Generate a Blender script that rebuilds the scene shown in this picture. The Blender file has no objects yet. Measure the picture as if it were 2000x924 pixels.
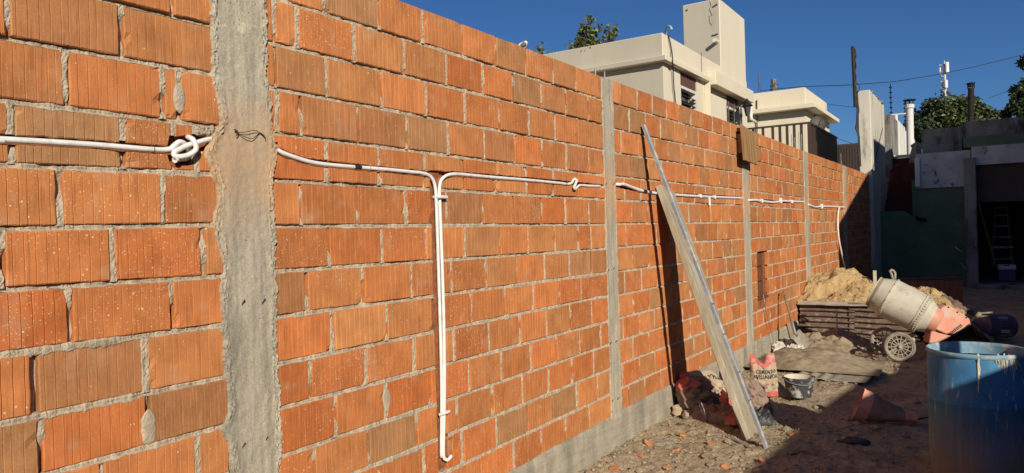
import bpy, bmesh, math, random
from mathutils import Vector, Matrix, noise
random.seed(7)
SC = bpy.context.scene
COL = SC.collection

# ------------------------------------------------------------------ camera
EYE = 1.76
CAM = Vector((2.5512, 0.0, EYE))
FPX, YAW, PITCH, ROLL = 1420.33, 0.578369, -0.00415, -0.0293055
fwd = Vector((-math.sin(YAW) * math.cos(PITCH), math.cos(YAW) * math.cos(PITCH), math.sin(PITCH)))
_r = Vector((math.cos(YAW), math.sin(YAW), 0))
_u = _r.cross(fwd)
RT = math.cos(ROLL) * _r + math.sin(ROLL) * _u
UP = -math.sin(ROLL) * _r + math.cos(ROLL) * _u
cam_data = bpy.data.cameras.new("camera")
cam_data.sensor_width = 36.0
cam_data.lens = 36.0 * FPX / 2000.0
cam_data.clip_start = 0.05
cam_data.clip_end = 6000
cam = bpy.data.objects.new("camera", cam_data)
COL.objects.link(cam)
cam.matrix_world = Matrix(((RT.x, UP.x, -fwd.x, CAM.x), (RT.y, UP.y, -fwd.y, CAM.y),
                           (RT.z, UP.z, -fwd.z, CAM.z), (0, 0, 0, 1)))
SC.camera = cam

# ------------------------------------------------------------------ light
SB, SCZ = 0.90, 0.57
SUN = Vector((1.0, -SB, SCZ)).normalized()
EL = math.asin(SUN.z)
AZ = math.atan2(SUN.x, SUN.y)
world = bpy.data.worlds.new("World")
SC.world = world
world.use_nodes = True
wn = world.node_tree
bg = wn.nodes["Background"]
sky = wn.nodes.new("ShaderNodeTexSky")
sky.sky_type = 'NISHITA'
sky.sun_disc = False
sky.sun_elevation = EL
sky.sun_rotation = AZ
sky.altitude = 800
sky.air_density = 1.0
sky.dust_density = 0.0
sky.ozone_density = 10.0
wn.links.new(sky.outputs[0], bg.inputs[0])
bg.inputs[1].default_value = 0.066
sl = bpy.data.lights.new("sun", 'SUN')
sl.energy = 4.8
sl.angle = math.radians(0.5)
sl.color = (1.0, 0.915, 0.775)
so = bpy.data.objects.new("sun", sl)
COL.objects.link(so)
so.rotation_euler = (-SUN).to_track_quat('-Z', 'Y').to_euler()
SC.view_settings.view_transform = 'Standard'
SC.view_settings.look = 'None'
SC.view_settings.gamma = 1.0
SC.view_settings.exposure = 0.0
SC.cycles.max_bounces = 6
SC.cycles.diffuse_bounces = 3

# ------------------------------------------------------------------ picture point -> place
def ray(x, y):
    return fwd + RT * ((x - 1000) / FPX) - UP * ((y - 462) / FPX)
def G(x, y, z=0.0):
    d = ray(x, y); t = (z - EYE) / d.z
    return CAM + d * t
def W(x, y, X=0.0):
    d = ray(x, y); t = (X - CAM.x) / d.x
    return CAM + d * t
def Yp(x, y, Y):
    d = ray(x, y); t = Y / d.y
    return CAM + d * t
def P(x, y, D):
    return CAM + ray(x, y) * D
def proj(p):
    v = Vector(p) - CAM
    f = v.dot(fwd)
    return 1000 + FPX * v.dot(RT) / f, 462 - FPX * v.dot(UP) / f, f

def nz(x, y, z=0.0):
    return noise.noise(Vector((x, y, z)))
def fbm(x, y, z=0.0, o=4):
    return noise.fractal(Vector((x, y, z)), 1.0, 2.0, o)
def lerp(a, b, t):
    return a + (b - a) * t
def interp(xs, ys, x):
    if x <= xs[0]: return ys[0]
    for i in range(1, len(xs)):
        if x <= xs[i]:
            return lerp(ys[i - 1], ys[i], (x - xs[i - 1]) / (xs[i] - xs[i - 1]))
    return ys[-1]

# ------------------------------------------------------------------ materials
def new_mat(name):
    m = bpy.data.materials.new(name)
    m.use_nodes = True
    nt = m.node_tree
    return m, nt, nt.nodes["Principled BSDF"]
def N(nt, t, **kw):
    n = nt.nodes.new(t)
    for k, v in kw.items():
        setattr(n, k, v)
    return n
def L(nt, a, b):
    nt.links.new(a, b)
def pos(nt, scale=(1, 1, 1)):
    g = N(nt, "ShaderNodeNewGeometry")
    mp = N(nt, "ShaderNodeMapping")
    mp.inputs["Scale"].default_value = scale
    L(nt, g.outputs["Position"], mp.inputs["Vector"])
    return mp.outputs[0]
def tnoise(nt, vec, scale, detail=4, rough=0.55):
    n = N(nt, "ShaderNodeTexNoise")
    n.inputs["Scale"].default_value = scale
    n.inputs["Detail"].default_value = detail
    n.inputs["Roughness"].default_value = rough
    L(nt, vec, n.inputs["Vector"])
    return n.outputs["Fac"]
def ramp(nt, fac, stops):
    r = N(nt, "ShaderNodeValToRGB")
    e = r.color_ramp.elements
    while len(e) < len(stops):
        e.new(0.5)
    for i, (p, c) in enumerate(stops):
        e[i].position = p
        e[i].color = (c, c, c, 1) if isinstance(c, (int, float)) else (*c, 1)
    L(nt, fac, r.inputs[0])
    return r.outputs[0]
def mix(nt, fac, a, b, mode='MIX'):
    m = N(nt, "ShaderNodeMix", data_type='RGBA', blend_type=mode)
    for sock, v in ((m.inputs[0], fac), (m.inputs[6], a), (m.inputs[7], b)):
        if isinstance(v, (int, float)):
            sock.default_value = v
        elif isinstance(v, tuple):
            sock.default_value = (*v, 1)
        else:
            L(nt, v, sock)
    return m.outputs[2]
def math_n(nt, op, a, b=0.0):
    m = N(nt, "ShaderNodeMath", operation=op)
    for s, v in ((m.inputs[0], a), (m.inputs[1], b)):
        if isinstance(v, (int, float)): s.default_value = v
        else: L(nt, v, s)
    return m.outputs[0]
def bump(nt, bs, h, strength, dist=0.01):
    b = N(nt, "ShaderNodeBump")
    b.inputs["Strength"].default_value = strength
    b.inputs["Distance"].default_value = dist
    L(nt, h, b.inputs["Height"])
    L(nt, b.outputs[0], bs.inputs["Normal"])
def M(name, c1, c2=None, scale=6, rough=0.8, bmp=0.3, bscale=60, metal=0.0, stretch=(1, 1, 1), dirt=None, dscale=3, dthr=(0.5, 0.65), bdist=0.004):
    m, nt, bs = new_mat(name)
    c2 = c2 or tuple(v * 0.75 for v in c1)
    v = pos(nt, stretch)
    col = mix(nt, ramp(nt, tnoise(nt, v, scale, 5), [(0.35, 0.0), (0.65, 1.0)]), c1, c2)
    if dirt:
        col = mix(nt, ramp(nt, tnoise(nt, v, dscale, 8, 0.65), [(dthr[0], 0.0), (dthr[1], 1.0)]), col, dirt)
    L(nt, col, bs.inputs["Base Color"])
    bs.inputs["Roughness"].default_value = rough
    bs.inputs["Metallic"].default_value = metal
    if rough >= 0.7: bs.inputs["Specular IOR Level"].default_value = 0.15
    if bmp:
        bump(nt, bs, tnoise(nt, v, bscale, 6, 0.65), bmp, bdist)
    return m

def brick_material():
    m, nt, bs = new_mat("fired_clay")
    a = N(nt, "ShaderNodeAttribute", attribute_name="tint")
    base = a.outputs["Color"]; spk = a.outputs["Alpha"]
    v = pos(nt)
    big = ramp(nt, tnoise(nt, v, 7, 4), [(0.3, 0.80), (0.7, 1.12)])
    col = mix(nt, 1.0, base, big, 'MULTIPLY')
    grain = ramp(nt, tnoise(nt, v, 260, 3), [(0.3, 0.84), (0.7, 1.12)])
    col = mix(nt, 1.0, col, grain, 'MULTIPLY')
    vs = pos(nt, (1, 1, 0.07))
    streak = tnoise(nt, vs, 160, 3)
    col = mix(nt, math_n(nt, 'MULTIPLY', ramp(nt, streak, [(0.55, 0.0), (0.75, 1.0)]), 0.45), col, (0.66, 0.36, 0.17))
    dk = tnoise(nt, vs, 70, 2)
    col = mix(nt, math_n(nt, 'MULTIPLY', ramp(nt, dk, [(0.56, 0.0), (0.72, 1.0)]), 0.4), col, (0.22, 0.07, 0.025))
    # cement haze near joints, in loose patches
    hz = math_n(nt, 'MULTIPLY', ramp(nt, tnoise(nt, v, 5.5, 6, 0.7), [(0.55, 0.0), (0.76, 1.0)]), 0.55)
    col = mix(nt, hz, col, (0.52, 0.36, 0.23))
    # scattered cement spatter
    vo = N(nt, "ShaderNodeTexVoronoi"); vo.inputs["Scale"].default_value = 105
    L(nt, v, vo.inputs["Vector"])
    vo2 = N(nt, "ShaderNodeTexVoronoi"); vo2.inputs["Scale"].default_value = 34
    L(nt, v, vo2.inputs["Vector"])
    d1 = ramp(nt, vo.outputs["Distance"], [(0.13, 1.0), (0.24, 0.0)])
    sel = N(nt, "ShaderNodeSeparateColor"); L(nt, vo.outputs["Color"], sel.inputs[0])
    pick = math_n(nt, 'LESS_THAN', sel.outputs[0], math_n(nt, 'MULTIPLY', spk, 0.5))
    d2 = ramp(nt, vo2.outputs["Distance"], [(0.08, 1.0), (0.14, 0.0)])
    sel2 = N(nt, "ShaderNodeSeparateColor"); L(nt, vo2.outputs["Color"], sel2.inputs[0])
    pick2 = math_n(nt, 'LESS_THAN', sel2.outputs[0], math_n(nt, 'MULTIPLY', spk, 0.55))
    f = math_n(nt, 'MAXIMUM', math_n(nt, 'MULTIPLY', d1, pick), math_n(nt, 'MULTIPLY', d2, pick2))
    col = mix(nt, math_n(nt, 'MULTIPLY', f, 0.8), col, (0.78, 0.62, 0.42))
    L(nt, col, bs.inputs["Base Color"])
    bs.inputs["Roughness"].default_value = 0.9
    bs.inputs["Specular IOR Level"].default_value = 0.2
    h = math_n(nt, 'ADD', math_n(nt, 'MULTIPLY', tnoise(nt, v, 300, 4, 0.7), 0.5), math_n(nt, 'MULTIPLY', streak, 0.6))
    bump(nt, bs, h, 0.45, 0.003)
    return m
def concrete_material(name, c1, c2, stain, zc=None, orange=None, streak=(1, 1, 0.06), sk=0.80):
    m, nt, bs = new_mat(name)
    v = pos(nt); vs = pos(nt, (1, 1, 0.25))
    col = mix(nt, ramp(nt, tnoise(nt, vs, 7, 6, 0.65), [(0.36, 0.0), (0.64, 1.0)]), c1, c2)
    col = mix(nt, ramp(nt, tnoise(nt, vs, 2.7, 7, 0.7), [(0.50, 0.0), (0.68, 0.8)]), col, stain)
    fine = ramp(nt, tnoise(nt, v, 120, 5, 0.7), [(0.3, 0.72), (0.7, 1.18)])
    col = mix(nt, 1.0, col, fine, 'MULTIPLY')
    st = ramp(nt, tnoise(nt, pos(nt, streak), 42, 3, 0.6), [(0.36, sk), (0.60, 1.06)])
    col = mix(nt, 1.0, col, st, 'MULTIPLY')
    pv = N(nt, "ShaderNodeTexVoronoi"); pv.inputs["Scale"].default_value = 42
    L(nt, v, pv.inputs["Vector"])
    sp = N(nt, "ShaderNodeSeparateColor"); L(nt, pv.outputs["Color"], sp.inputs[0])
    pit = math_n(nt, 'MULTIPLY', ramp(nt, pv.outputs["Distance"], [(0.10, 1.0), (0.17, 0.0)]), math_n(nt, 'LESS_THAN', sp.outputs[0], 0.16))
    col = mix(nt, math_n(nt, 'MULTIPLY', pit, 0.8), col, (0.12, 0.10, 0.075))
    wht = ramp(nt, tnoise(nt, vs, 17, 7, 0.75), [(0.58, 0.0), (0.70, 0.55)])
    col = mix(nt, wht, col, (0.62, 0.56, 0.45))
    if zc is not None:
        g = N(nt, "ShaderNodeNewGeometry"); s = N(nt, "ShaderNodeSeparateXYZ")
        L(nt, g.outputs["Position"], s.inputs[0])
        zz = math_n(nt, 'ADD', math_n(nt, 'ABSOLUTE', math_n(nt, 'SUBTRACT', s.outputs[2], zc)),
                    math_n(nt, 'MULTIPLY', math_n(nt, 'SUBTRACT', tnoise(nt, v, 5, 6, 0.7), 0.5), 0.55))
        col = mix(nt, ramp(nt, zz, [(0.05, 0.62), (0.33, 0.0)]), col, orange)
    L(nt, col, bs.inputs["Base Color"])
    bs.inputs["Roughness"].default_value = 0.95
    bs.inputs["Specular IOR Level"].default_value = 0.2
    h = math_n(nt, 'ADD', tnoise(nt, v, 45, 8, 0.7), math_n(nt, 'MULTIPLY', tnoise(nt, v, 260, 4, 0.7), 0.35))
    bump(nt, bs, h, 0.7, 0.006)
    return m
def ground_material():
    m, nt, bs = new_mat("packed_dirt")
    v = pos(nt)
    col = mix(nt, ramp(nt, tnoise(nt, v, 1.6, 7, 0.65), [(0.38, 0.0), (0.62, 1.0)]), (0.36, 0.28, 0.180), (0.62, 0.50, 0.335))
    col = mix(nt, ramp(nt, tnoise(nt, v, 26, 6, 0.7), [(0.45, 0.0), (0.62, 0.75)]), col, (0.56, 0.455, 0.30))
    col = mix(nt, ramp(nt, tnoise(nt, v, 9, 6, 0.7), [(0.54, 0.0), (0.70, 0.8)]), col, (0.17, 0.125, 0.085))
    col = mix(nt, ramp(nt, tnoise(nt, v, 3.3, 5, 0.6), [(0.60, 0.0), (0.74, 0.4)]), col, (0.44, 0.30, 0.19))
    L(nt, col, bs.inputs["Base Color"])
    bs.inputs["Roughness"].default_value = 0.97
    bs.inputs["Specular IOR Level"].default_value = 0.15
    h = math_n(nt, 'ADD', tnoise(nt, v, 28, 8, 0.7), math_n(nt, 'MULTIPLY', tnoise(nt, v, 120, 5, 0.7), 0.5))
    bump(nt, bs, h, 1.0, 0.035)
    return m
def leaf_material(name, c1, c2):
    m, nt, bs = new_mat(name)
    v = pos(nt)
    col = mix(nt, ramp(nt, tnoise(nt, v, 1.1, 3), [(0.35, 0.0), (0.65, 1.0)]), c1, c2)
    col = mix(nt, ramp(nt, tnoise(nt, v, 9, 2), [(0.4, 0.0), (0.7, 0.7)]), col, tuple(min(1, k * 1.7) for k in c2))
    L(nt, col, bs.inputs["Base Color"])
    bs.inputs["Roughness"].default_value = 0.5
    return m
def drum_material():
    m, nt, bs = new_mat("blue_plastic")
    v = pos(nt); vs = pos(nt, (1, 1, 0.12))
    col = mix(nt, ramp(nt, tnoise(nt, v, 5, 5), [(0.35, 0.0), (0.65, 1.0)]), (0.038, 0.15, 0.295), (0.060, 0.21, 0.37))
    g = N(nt, "ShaderNodeNewGeometry"); s = N(nt, "ShaderNodeSeparateXYZ")
    L(nt, g.outputs["Position"], s.inputs[0])
    drip = ramp(nt, tnoise(nt, vs, 42, 5, 0.65), [(0.60, 0.0), (0.65, 1.0)])
    dmask = ramp(nt, tnoise(nt, vs, 4.5, 3), [(0.48, 0.0), (0.60, 1.0)])
    col = mix(nt, math_n(nt, 'MULTIPLY', math_n(nt, 'MULTIPLY', drip, dmask), 0.85), col, (0.60, 0.60, 0.55))
    zz = math_n(nt, 'ADD', s.outputs[2], math_n(nt, 'MULTIPLY', math_n(nt, 'SUBTRACT', tnoise(nt, vs, 7, 6, 0.65), 0.5), 0.5))
    col = mix(nt, ramp(nt, zz, [(0.10, 0.95), (0.55, 0.0)]), col, (0.27, 0.20, 0.135))
    col = mix(nt, ramp(nt, tnoise(nt, vs, 12, 6, 0.7), [(0.52, 0.0), (0.66, 0.55)]), col, (0.26, 0.235, 0.20))
    L(nt, col, bs.inputs["Base Color"])
    bs.inputs["Roughness"].default_value = 0.62
    bs.inputs["Specular IOR Level"].default_value = 0.25
    bump(nt, bs, tnoise(nt, v, 40, 5, 0.6), 0.35, 0.004)
    return m

MAT = dict(
    brick=brick_material(),
    mortar=M("lime_mortar", (0.58, 0.48, 0.345), (0.43, 0.345, 0.245), 18, 0.97, 0.9, 100, bdist=0.008, dirt=(0.33, 0.275, 0.205), dscale=30, dthr=(0.55, 0.68)),
    core=M("clay_core", (0.36, 0.13, 0.055), (0.22, 0.085, 0.04), 30, 0.95, 0.6, 90),
    pillar=concrete_material("cast_concrete", (0.53, 0.465, 0.345), (0.40, 0.355, 0.27), (0.255, 0.23, 0.185), 2.08, (0.58, 0.35, 0.18)),
    plinth=concrete_material("plinth_concrete", (0.46, 0.41, 0.31), (0.33, 0.295, 0.225), (0.21, 0.19, 0.15), streak=(1, 0.12, 1), sk=0.9),
    pvc=M("white_pvc", (0.84, 0.83, 0.79), (0.78, 0.76, 0.70), 14, 0.45, 0.1, 60, dirt=(0.62, 0.50, 0.38), dscale=18, dthr=(0.52, 0.76)),
    tape=M("black_tape", (0.03, 0.03, 0.032), None, 10, 0.5),
    wire=M("rusty_wire", (0.10, 0.055, 0.035), (0.05, 0.03, 0.02), 40, 0.8),
    cable=M("dark_cable", (0.03, 0.03, 0.03), None, 20, 0.6),
    zinc=M("galvanised_steel", (0.31, 0.32, 0.33), (0.24, 0.25, 0.265), 25, 0.62, 0.15, 80, metal=0.15, dirt=(0.50, 0.46, 0.38), dscale=9),
    plank=M("cement_stained_pine", (0.42, 0.36, 0.25), (0.32, 0.27, 0.19), 14, 0.85, 0.5, 60, stretch=(1, 1, 0.12), dirt=(0.52, 0.47, 0.37), dscale=5),
    board=M("weathered_board", (0.42, 0.25, 0.105), (0.25, 0.135, 0.06), 30, 0.85, 0.6, 60, stretch=(1, 1, 0.08)),
    ground=ground_material(),
    stone=M("grit", (0.52, 0.41, 0.27), (0.33, 0.24, 0.155), 14, 0.95, 0.4, 90),
    shard=M("broken_clay", (0.58, 0.27, 0.12), (0.38, 0.17, 0.08), 14, 0.9, 0.5, 80),
    kraft=M("kraft_paper", (0.52, 0.40, 0.27), (0.40, 0.305, 0.21), 9, 0.85, 0.6, 28, bdist=0.01, dirt=(0.38, 0.32, 0.25), dscale=7),
    redpaper=M("red_print_paper", (0.60, 0.13, 0.105), (0.50, 0.17, 0.13), 12, 0.8, 0.6, 28, bdist=0.01, dirt=(0.55, 0.36, 0.28), dscale=9),
    greypaper=M("dusty_grey_sack", (0.34, 0.25, 0.19), (0.22, 0.155, 0.12), 9, 0.9, 0.7, 26, bdist=0.012),
    ink=M("black_ink", (0.05, 0.045, 0.04), None, 10, 0.8, 0),
    darkplastic=M("black_plastic", (0.030, 0.032, 0.036), (0.05, 0.05, 0.052), 12, 0.5, 0.3, 30),
    bucket=M("black_rubber", (0.035, 0.042, 0.05), (0.06, 0.065, 0.07), 10, 0.6, 0.3, 40, dirt=(0.48, 0.45, 0.38), dscale=11, dthr=(0.53, 0.62)),
    residue=M("dried_mortar", (0.62, 0.56, 0.43), (0.50, 0.45, 0.35), 8, 0.95, 0.5, 60),
    freshmortar=M("fresh_mortar", (0.36, 0.295, 0.20), (0.25, 0.20, 0.135), 8, 0.93, 0.8, 70, bdist=0.012),
    whitepaper=M("dusty_white_paper", (0.66, 0.60, 0.50), (0.52, 0.47, 0.39), 10, 0.9, 0.5, 30, bdist=0.01),
    fibre=M("fibre_cement", (0.42, 0.385, 0.30), (0.30, 0.27, 0.21), 9, 0.9, 0.5, 50),
    sand=M("building_sand", (0.68, 0.48, 0.235), (0.57, 0.395, 0.19), 5, 0.97, 1.0, 45, bdist=0.04, dirt=(0.38, 0.27, 0.145), dscale=15, dthr=(0.56, 0.66)),
    rust=M("rusted_sheet", (0.185, 0.130, 0.098), (0.125, 0.085, 0.066), 9, 0.8, 0.5, 60, dirt=(0.34, 0.27, 0.20), dscale=13, dthr=(0.54, 0.66)),
    steelrod=M("dull_steel", (0.34, 0.32, 0.29), None, 20, 0.6, 0.2, 60, metal=0.3),
    toolwood=M("tool_handle_wood", (0.30, 0.19, 0.11), (0.20, 0.13, 0.08), 30, 0.8),
    mixdrum=M("mixer_drum_paint", (0.58, 0.54, 0.43), (0.48, 0.445, 0.35), 5, 0.75, 0.35, 40, dirt=(0.33, 0.29, 0.22), dscale=6.5, dthr=(0.53, 0.66)),
    salmon=M("orange_housing", (0.72, 0.24, 0.15), (0.62, 0.30, 0.21), 7, 0.65, 0.25, 40, dirt=(0.58, 0.45, 0.34), dscale=6, dthr=(0.50, 0.68)),
    frame=M("black_frame", (0.016, 0.014, 0.013), (0.03, 0.026, 0.022), 12, 0.8),
    tyre=M("dusty_tyre", (0.30, 0.265, 0.21), (0.20, 0.175, 0.14), 16, 0.9, 0.5, 60),
    drum=drum_material(),
    druminside=M("drum_inside", (0.20, 0.36, 0.46), (0.15, 0.28, 0.38), 7, 0.7, 0.2, 40, dirt=(0.52, 0.52, 0.46), dscale=7),
    scum=M("drum_water", (0.05, 0.055, 0.06), (0.09, 0.09, 0.085), 5, 0.15, 0.15, 20),
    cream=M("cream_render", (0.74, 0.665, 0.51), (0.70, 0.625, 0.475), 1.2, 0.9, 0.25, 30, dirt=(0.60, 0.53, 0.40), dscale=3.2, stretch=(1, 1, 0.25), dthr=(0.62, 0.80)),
    cream2=M("pale_yellow_render", (0.77, 0.68, 0.50), (0.72, 0.635, 0.465), 0.9, 0.9, 0.25, 30, dirt=(0.58, 0.50, 0.36), dscale=3.2, stretch=(1, 1, 0.25), dthr=(0.62, 0.80)),
    shutterbox=M("brown_shutter_box", (0.15, 0.070, 0.045), (0.10, 0.05, 0.035), 12, 0.6, 0.3, 30, stretch=(1, 1, 0.1)),
    slat=M("dark_slats", (0.10, 0.085, 0.07), (0.05, 0.042, 0.036), 5, 0.6),
    whiteframe=M("white_frame", (0.78, 0.76, 0.70), None, 5, 0.5, 0.1),
    glassdark=M("dark_pane", (0.02, 0.022, 0.025), None, 5, 0.12, 0),
    brownrail=M("brown_railing", (0.060, 0.038, 0.028), (0.045, 0.028, 0.02), 8, 0.6),
    pier=M("weathered_white_wall", (0.62, 0.58, 0.49), (0.53, 0.50, 0.42), 2, 0.9, 0.4, 40, dirt=(0.25, 0.23, 0.19), dscale=4.2, stretch=(1, 1, 0.3), dthr=(0.53, 0.70)),
    whitewash=M("whitewash", (0.76, 0.74, 0.69), (0.68, 0.66, 0.60), 1.5, 0.9, 0.3, 40, dirt=(0.45, 0.43, 0.38), dscale=1.6, stretch=(1, 1, 0.3), dthr=(0.6, 0.75)),
    greypaint=M("peeling_grey_paint", (0.60, 0.59, 0.58), (0.42, 0.415, 0.42), 2.5, 0.9, 0.5, 30, dirt=(0.11, 0.10, 0.095), dscale=4.5, dthr=(0.57, 0.64)),
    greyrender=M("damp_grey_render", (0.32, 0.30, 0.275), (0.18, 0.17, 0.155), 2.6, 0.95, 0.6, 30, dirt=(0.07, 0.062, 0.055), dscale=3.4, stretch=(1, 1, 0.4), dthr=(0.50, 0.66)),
    green=M("faded_green_paint", (0.15, 0.205, 0.125), (0.11, 0.16, 0.095), 2, 0.9, 0.3, 30, dirt=(0.17, 0.22, 0.18), dscale=2.6, dthr=(0.6, 0.72)),
    redstep=M("oxide_red_steps", (0.16, 0.045, 0.035), (0.10, 0.03, 0.025), 3, 0.85, 0.3, 30),
    door=M("brown_door", (0.10, 0.078, 0.068), None, 3, 0.7),
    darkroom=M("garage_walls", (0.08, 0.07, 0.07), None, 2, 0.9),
    rooftile=M("clay_roof", (0.26, 0.10, 0.065), (0.17, 0.065, 0.045), 18, 0.85, 0.6, 25),
    postwood=M("dark_post", (0.055, 0.042, 0.035), (0.035, 0.028, 0.024), 12, 0.8),
    sidecream=M("darker_side_render", (0.49, 0.44, 0.345), (0.44, 0.395, 0.31), 1.2, 0.92, 0.3, 30, dirt=(0.35, 0.31, 0.24), dscale=2.2, stretch=(1, 1, 0.14), dthr=(0.54, 0.78)),
    cell=M("shaded_clay_cell", (0.17, 0.075, 0.042), (0.12, 0.055, 0.032), 20, 0.95, 0.4, 60),  # clay darkened in its colour to deepen the shade of the recess
    leaf=leaf_material("green_leaves", (0.032, 0.050, 0.014), (0.070, 0.085, 0.024)),
    leafdark=leaf_material("dark_leaves", (0.020, 0.034, 0.014), (0.040, 0.060, 0.020)),
    leafolive=leaf_material("olive_leaves", (0.075, 0.095, 0.022), (0.14, 0.15, 0.040)),
    bark=M("bark", (0.11, 0.08, 0.055), None, 10, 0.9, 0.6, 40),
    lightgrey=M("antenna_grey", (0.55, 0.56, 0.55), None, 3, 0.5, 0.1),
    purple=M("purple_can", (0.075, 0.065, 0.12), (0.10, 0.085, 0.14), 6, 0.45, 0.1),
    bluebox=M("blue_box", (0.02, 0.05, 0.17), None, 5, 0.4, 0.1),
    aluminium=M("dull_aluminium", (0.18, 0.165, 0.16), None, 8, 0.5, 0.1, metal=0.4),
    lichen=M("rough_edge", (0.30, 0.27, 0.22), (0.16, 0.14, 0.11), 20, 0.95, 0.8, 60),
    bird=M("white_feathers", (0.75, 0.72, 0.66), None, 10, 0.8, 0.1),
    lightblue=M("pale_blue_pipe", (0.35, 0.52, 0.60), None, 10, 0.5, 0.1),
)

# ------------------------------------------------------------------ mesh helpers
WORLD = {}
def wloc(o):
    return WORLD.get(o.name, Vector((0, 0, 0))) if o else Vector((0, 0, 0))
class MB:
    def __init__(s):
        s.v = []; s.f = []; s.m = []; s.t = []
    def add(s, vs, fs, mi=0, tint=None):
        b = len(s.v)
        s.v += [tuple(p) for p in vs]
        for f in fs:
            s.f.append(tuple(i + b for i in f)); s.m.append(mi); s.t.append(tint)
        return s
    def box(s, lo, hi, mi=0, bev=0.0):
        x0, y0, z0 = lo; x1, y1, z1 = hi
        return s.obox(Vector(((x0 + x1) / 2, (y0 + y1) / 2, (z0 + z1) / 2)), (Vector((1, 0, 0)), Vector((0, 1, 0)), Vector((0, 0, 1))), (abs(x1 - x0), abs(y1 - y0), abs(z1 - z0)), mi, bev)
    def obox(s, c, ax, sz, mi=0, bev=0.0):
        a, b, d = [Vector(x).normalized() for x in ax]
        hx, hy, hz = sz[0] / 2, sz[1] / 2, sz[2] / 2
        c = Vector(c)
        if bev <= 0:
            vs = [c + a * (i * hx) + b * (j * hy) + d * (k * hz) for k in (-1, 1) for j in (-1, 1) for i in (-1, 1)]
            return s.add(vs, [(0, 2, 3, 1), (4, 5, 7, 6), (0, 1, 5, 4), (2, 6, 7, 3), (0, 4, 6, 2), (1, 3, 7, 5)], mi)
        e = min(bev, hx * .9, hy * .9, hz * .9)
        vs = []; idx = {}
        for k in (-1, 1):
            for j in (-1, 1):
                for i in (-1, 1):
                    for w in range(3):
                        q = [hx, hy, hz]
                        for o in range(3):
                            if o != w: q[o] -= e
                        idx[(i, j, k, w)] = len(vs)
                        vs.append(c + a * (i * q[0]) + b * (j * q[1]) + d * (k * q[2]))
        fs = []
        for w in range(3):
            o1, o2 = [o for o in range(3) if o != w]
            for sg in (-1, 1):
                f = []
                for p1, p2 in ((-1, -1), (1, -1), (1, 1), (-1, 1)):
                    t = [0, 0, 0]; t[w] = sg; t[o1] = p1; t[o2] = p2
                    f.append(idx[(t[0], t[1], t[2], w)])
                fs.append(tuple(f))
        for w in range(3):
            o1, o2 = [o for o in range(3) if o != w]
            for p1 in (-1, 1):
                for p2 in (-1, 1):
                    f = []
                    for sg, ww in ((-1, o1), (-1, o2), (1, o2), (1, o1)):
                        t = [0, 0, 0]; t[w] = sg; t[o1] = p1; t[o2] = p2
                        f.append(idx[(t[0], t[1], t[2], ww)])
                    fs.append(tuple(f))
        for k in (-1, 1):
            for j in (-1, 1):
                for i in (-1, 1):
                    fs.append(tuple(idx[(i, j, k, w)] for w in range(3)))
        return s.add(vs, fs, mi)
    def tube(s, pts, r, seg=8, mi=0, caps=True, up=None):
        pts = [Vector(p) for p in pts]
        n = len(pts)
        rs = r if isinstance(r, (list, tuple)) else [r] * n
        vs = []; fs = []
        pn = None
        for i, p in enumerate(pts):
            t = (pts[min(i + 1, n - 1)] - pts[max(i - 1, 0)])
            t = t.normalized() if t.length > 1e-9 else Vector((0, 0, 1))
            if pn is None:
                ref = Vector((0, 0, 1)) if abs(t.z) < 0.9 else Vector((1, 0, 0))
                pn = t.cross(ref).normalized()
            pn = (pn - t * pn.dot(t)).normalized()
            bn = t.cross(pn)
            for k in range(seg):
                a = 2 * math.pi * k / seg
                vs.append(p + (pn * math.cos(a) + bn * math.sin(a)) * rs[i])
        for i in range(n - 1):
            for k in range(seg):
                a = i * seg + k; b = i * seg + (k + 1) % seg
                fs.append((a, b, b + seg, a + seg))
        if caps:
            fs.append(tuple(range(seg - 1, -1, -1)))
            fs.append(tuple(range((n - 1) * seg, n * seg)))
        return s.add(vs, fs, mi)
    def lathe(s, prof, o, ax=(0, 0, 1), seg=24, mi=0, wob=0.0, cap0=False, cap1=False, mats=None):
        ax = Vector(ax).normalized(); o = Vector(o)
        ref = Vector((1, 0, 0)) if abs(ax.x) < 0.9 else Vector((0, 1, 0))
        e1 = ax.cross(ref).normalized(); e2 = ax.cross(e1)
        b = len(s.v); n = len(prof)
        for i, (r, h) in enumerate(prof):
            for k in range(seg):
                a = 2 * math.pi * k / seg
                rr = r * (1 + wob * nz(math.cos(a) * 2 + 5, math.sin(a) * 2, h * 6)) if wob else r
                s.v.append(tuple(o + ax * h + (e1 * math.cos(a) + e2 * math.sin(a)) * rr))
        for i in range(n - 1):
            for k in range(seg):
                a = b + i * seg + k; c = b + i * seg + (k + 1) % seg
                s.f.append((a, c, c + seg, a + seg)); s.m.append(mats[i] if mats else mi); s.t.append(None)
        if cap0: s.f.append(tuple(range(b + seg - 1, b - 1, -1))); s.m.append(mi); s.t.append(None)
        if cap1: s.f.append(tuple(range(b + (n - 1) * seg, b + n * seg))); s.m.append(mi); s.t.append(None)
        return s
    def grid(s, fn, nu, nv, mi=0, mfn=None):
        b = len(s.v)
        for j in range(nv + 1):
            for i in range(nu + 1):
                s.v.append(tuple(fn(i / nu, j / nv)))
        for j in range(nv):
            for i in range(nu):
                a = b + j * (nu + 1) + i
                s.f.append((a, a + 1, a + nu + 2, a + nu + 1))
                s.m.append(mfn((i + .5) / nu, (j + .5) / nv) if mfn else mi); s.t.append(None)
        return s
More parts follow.
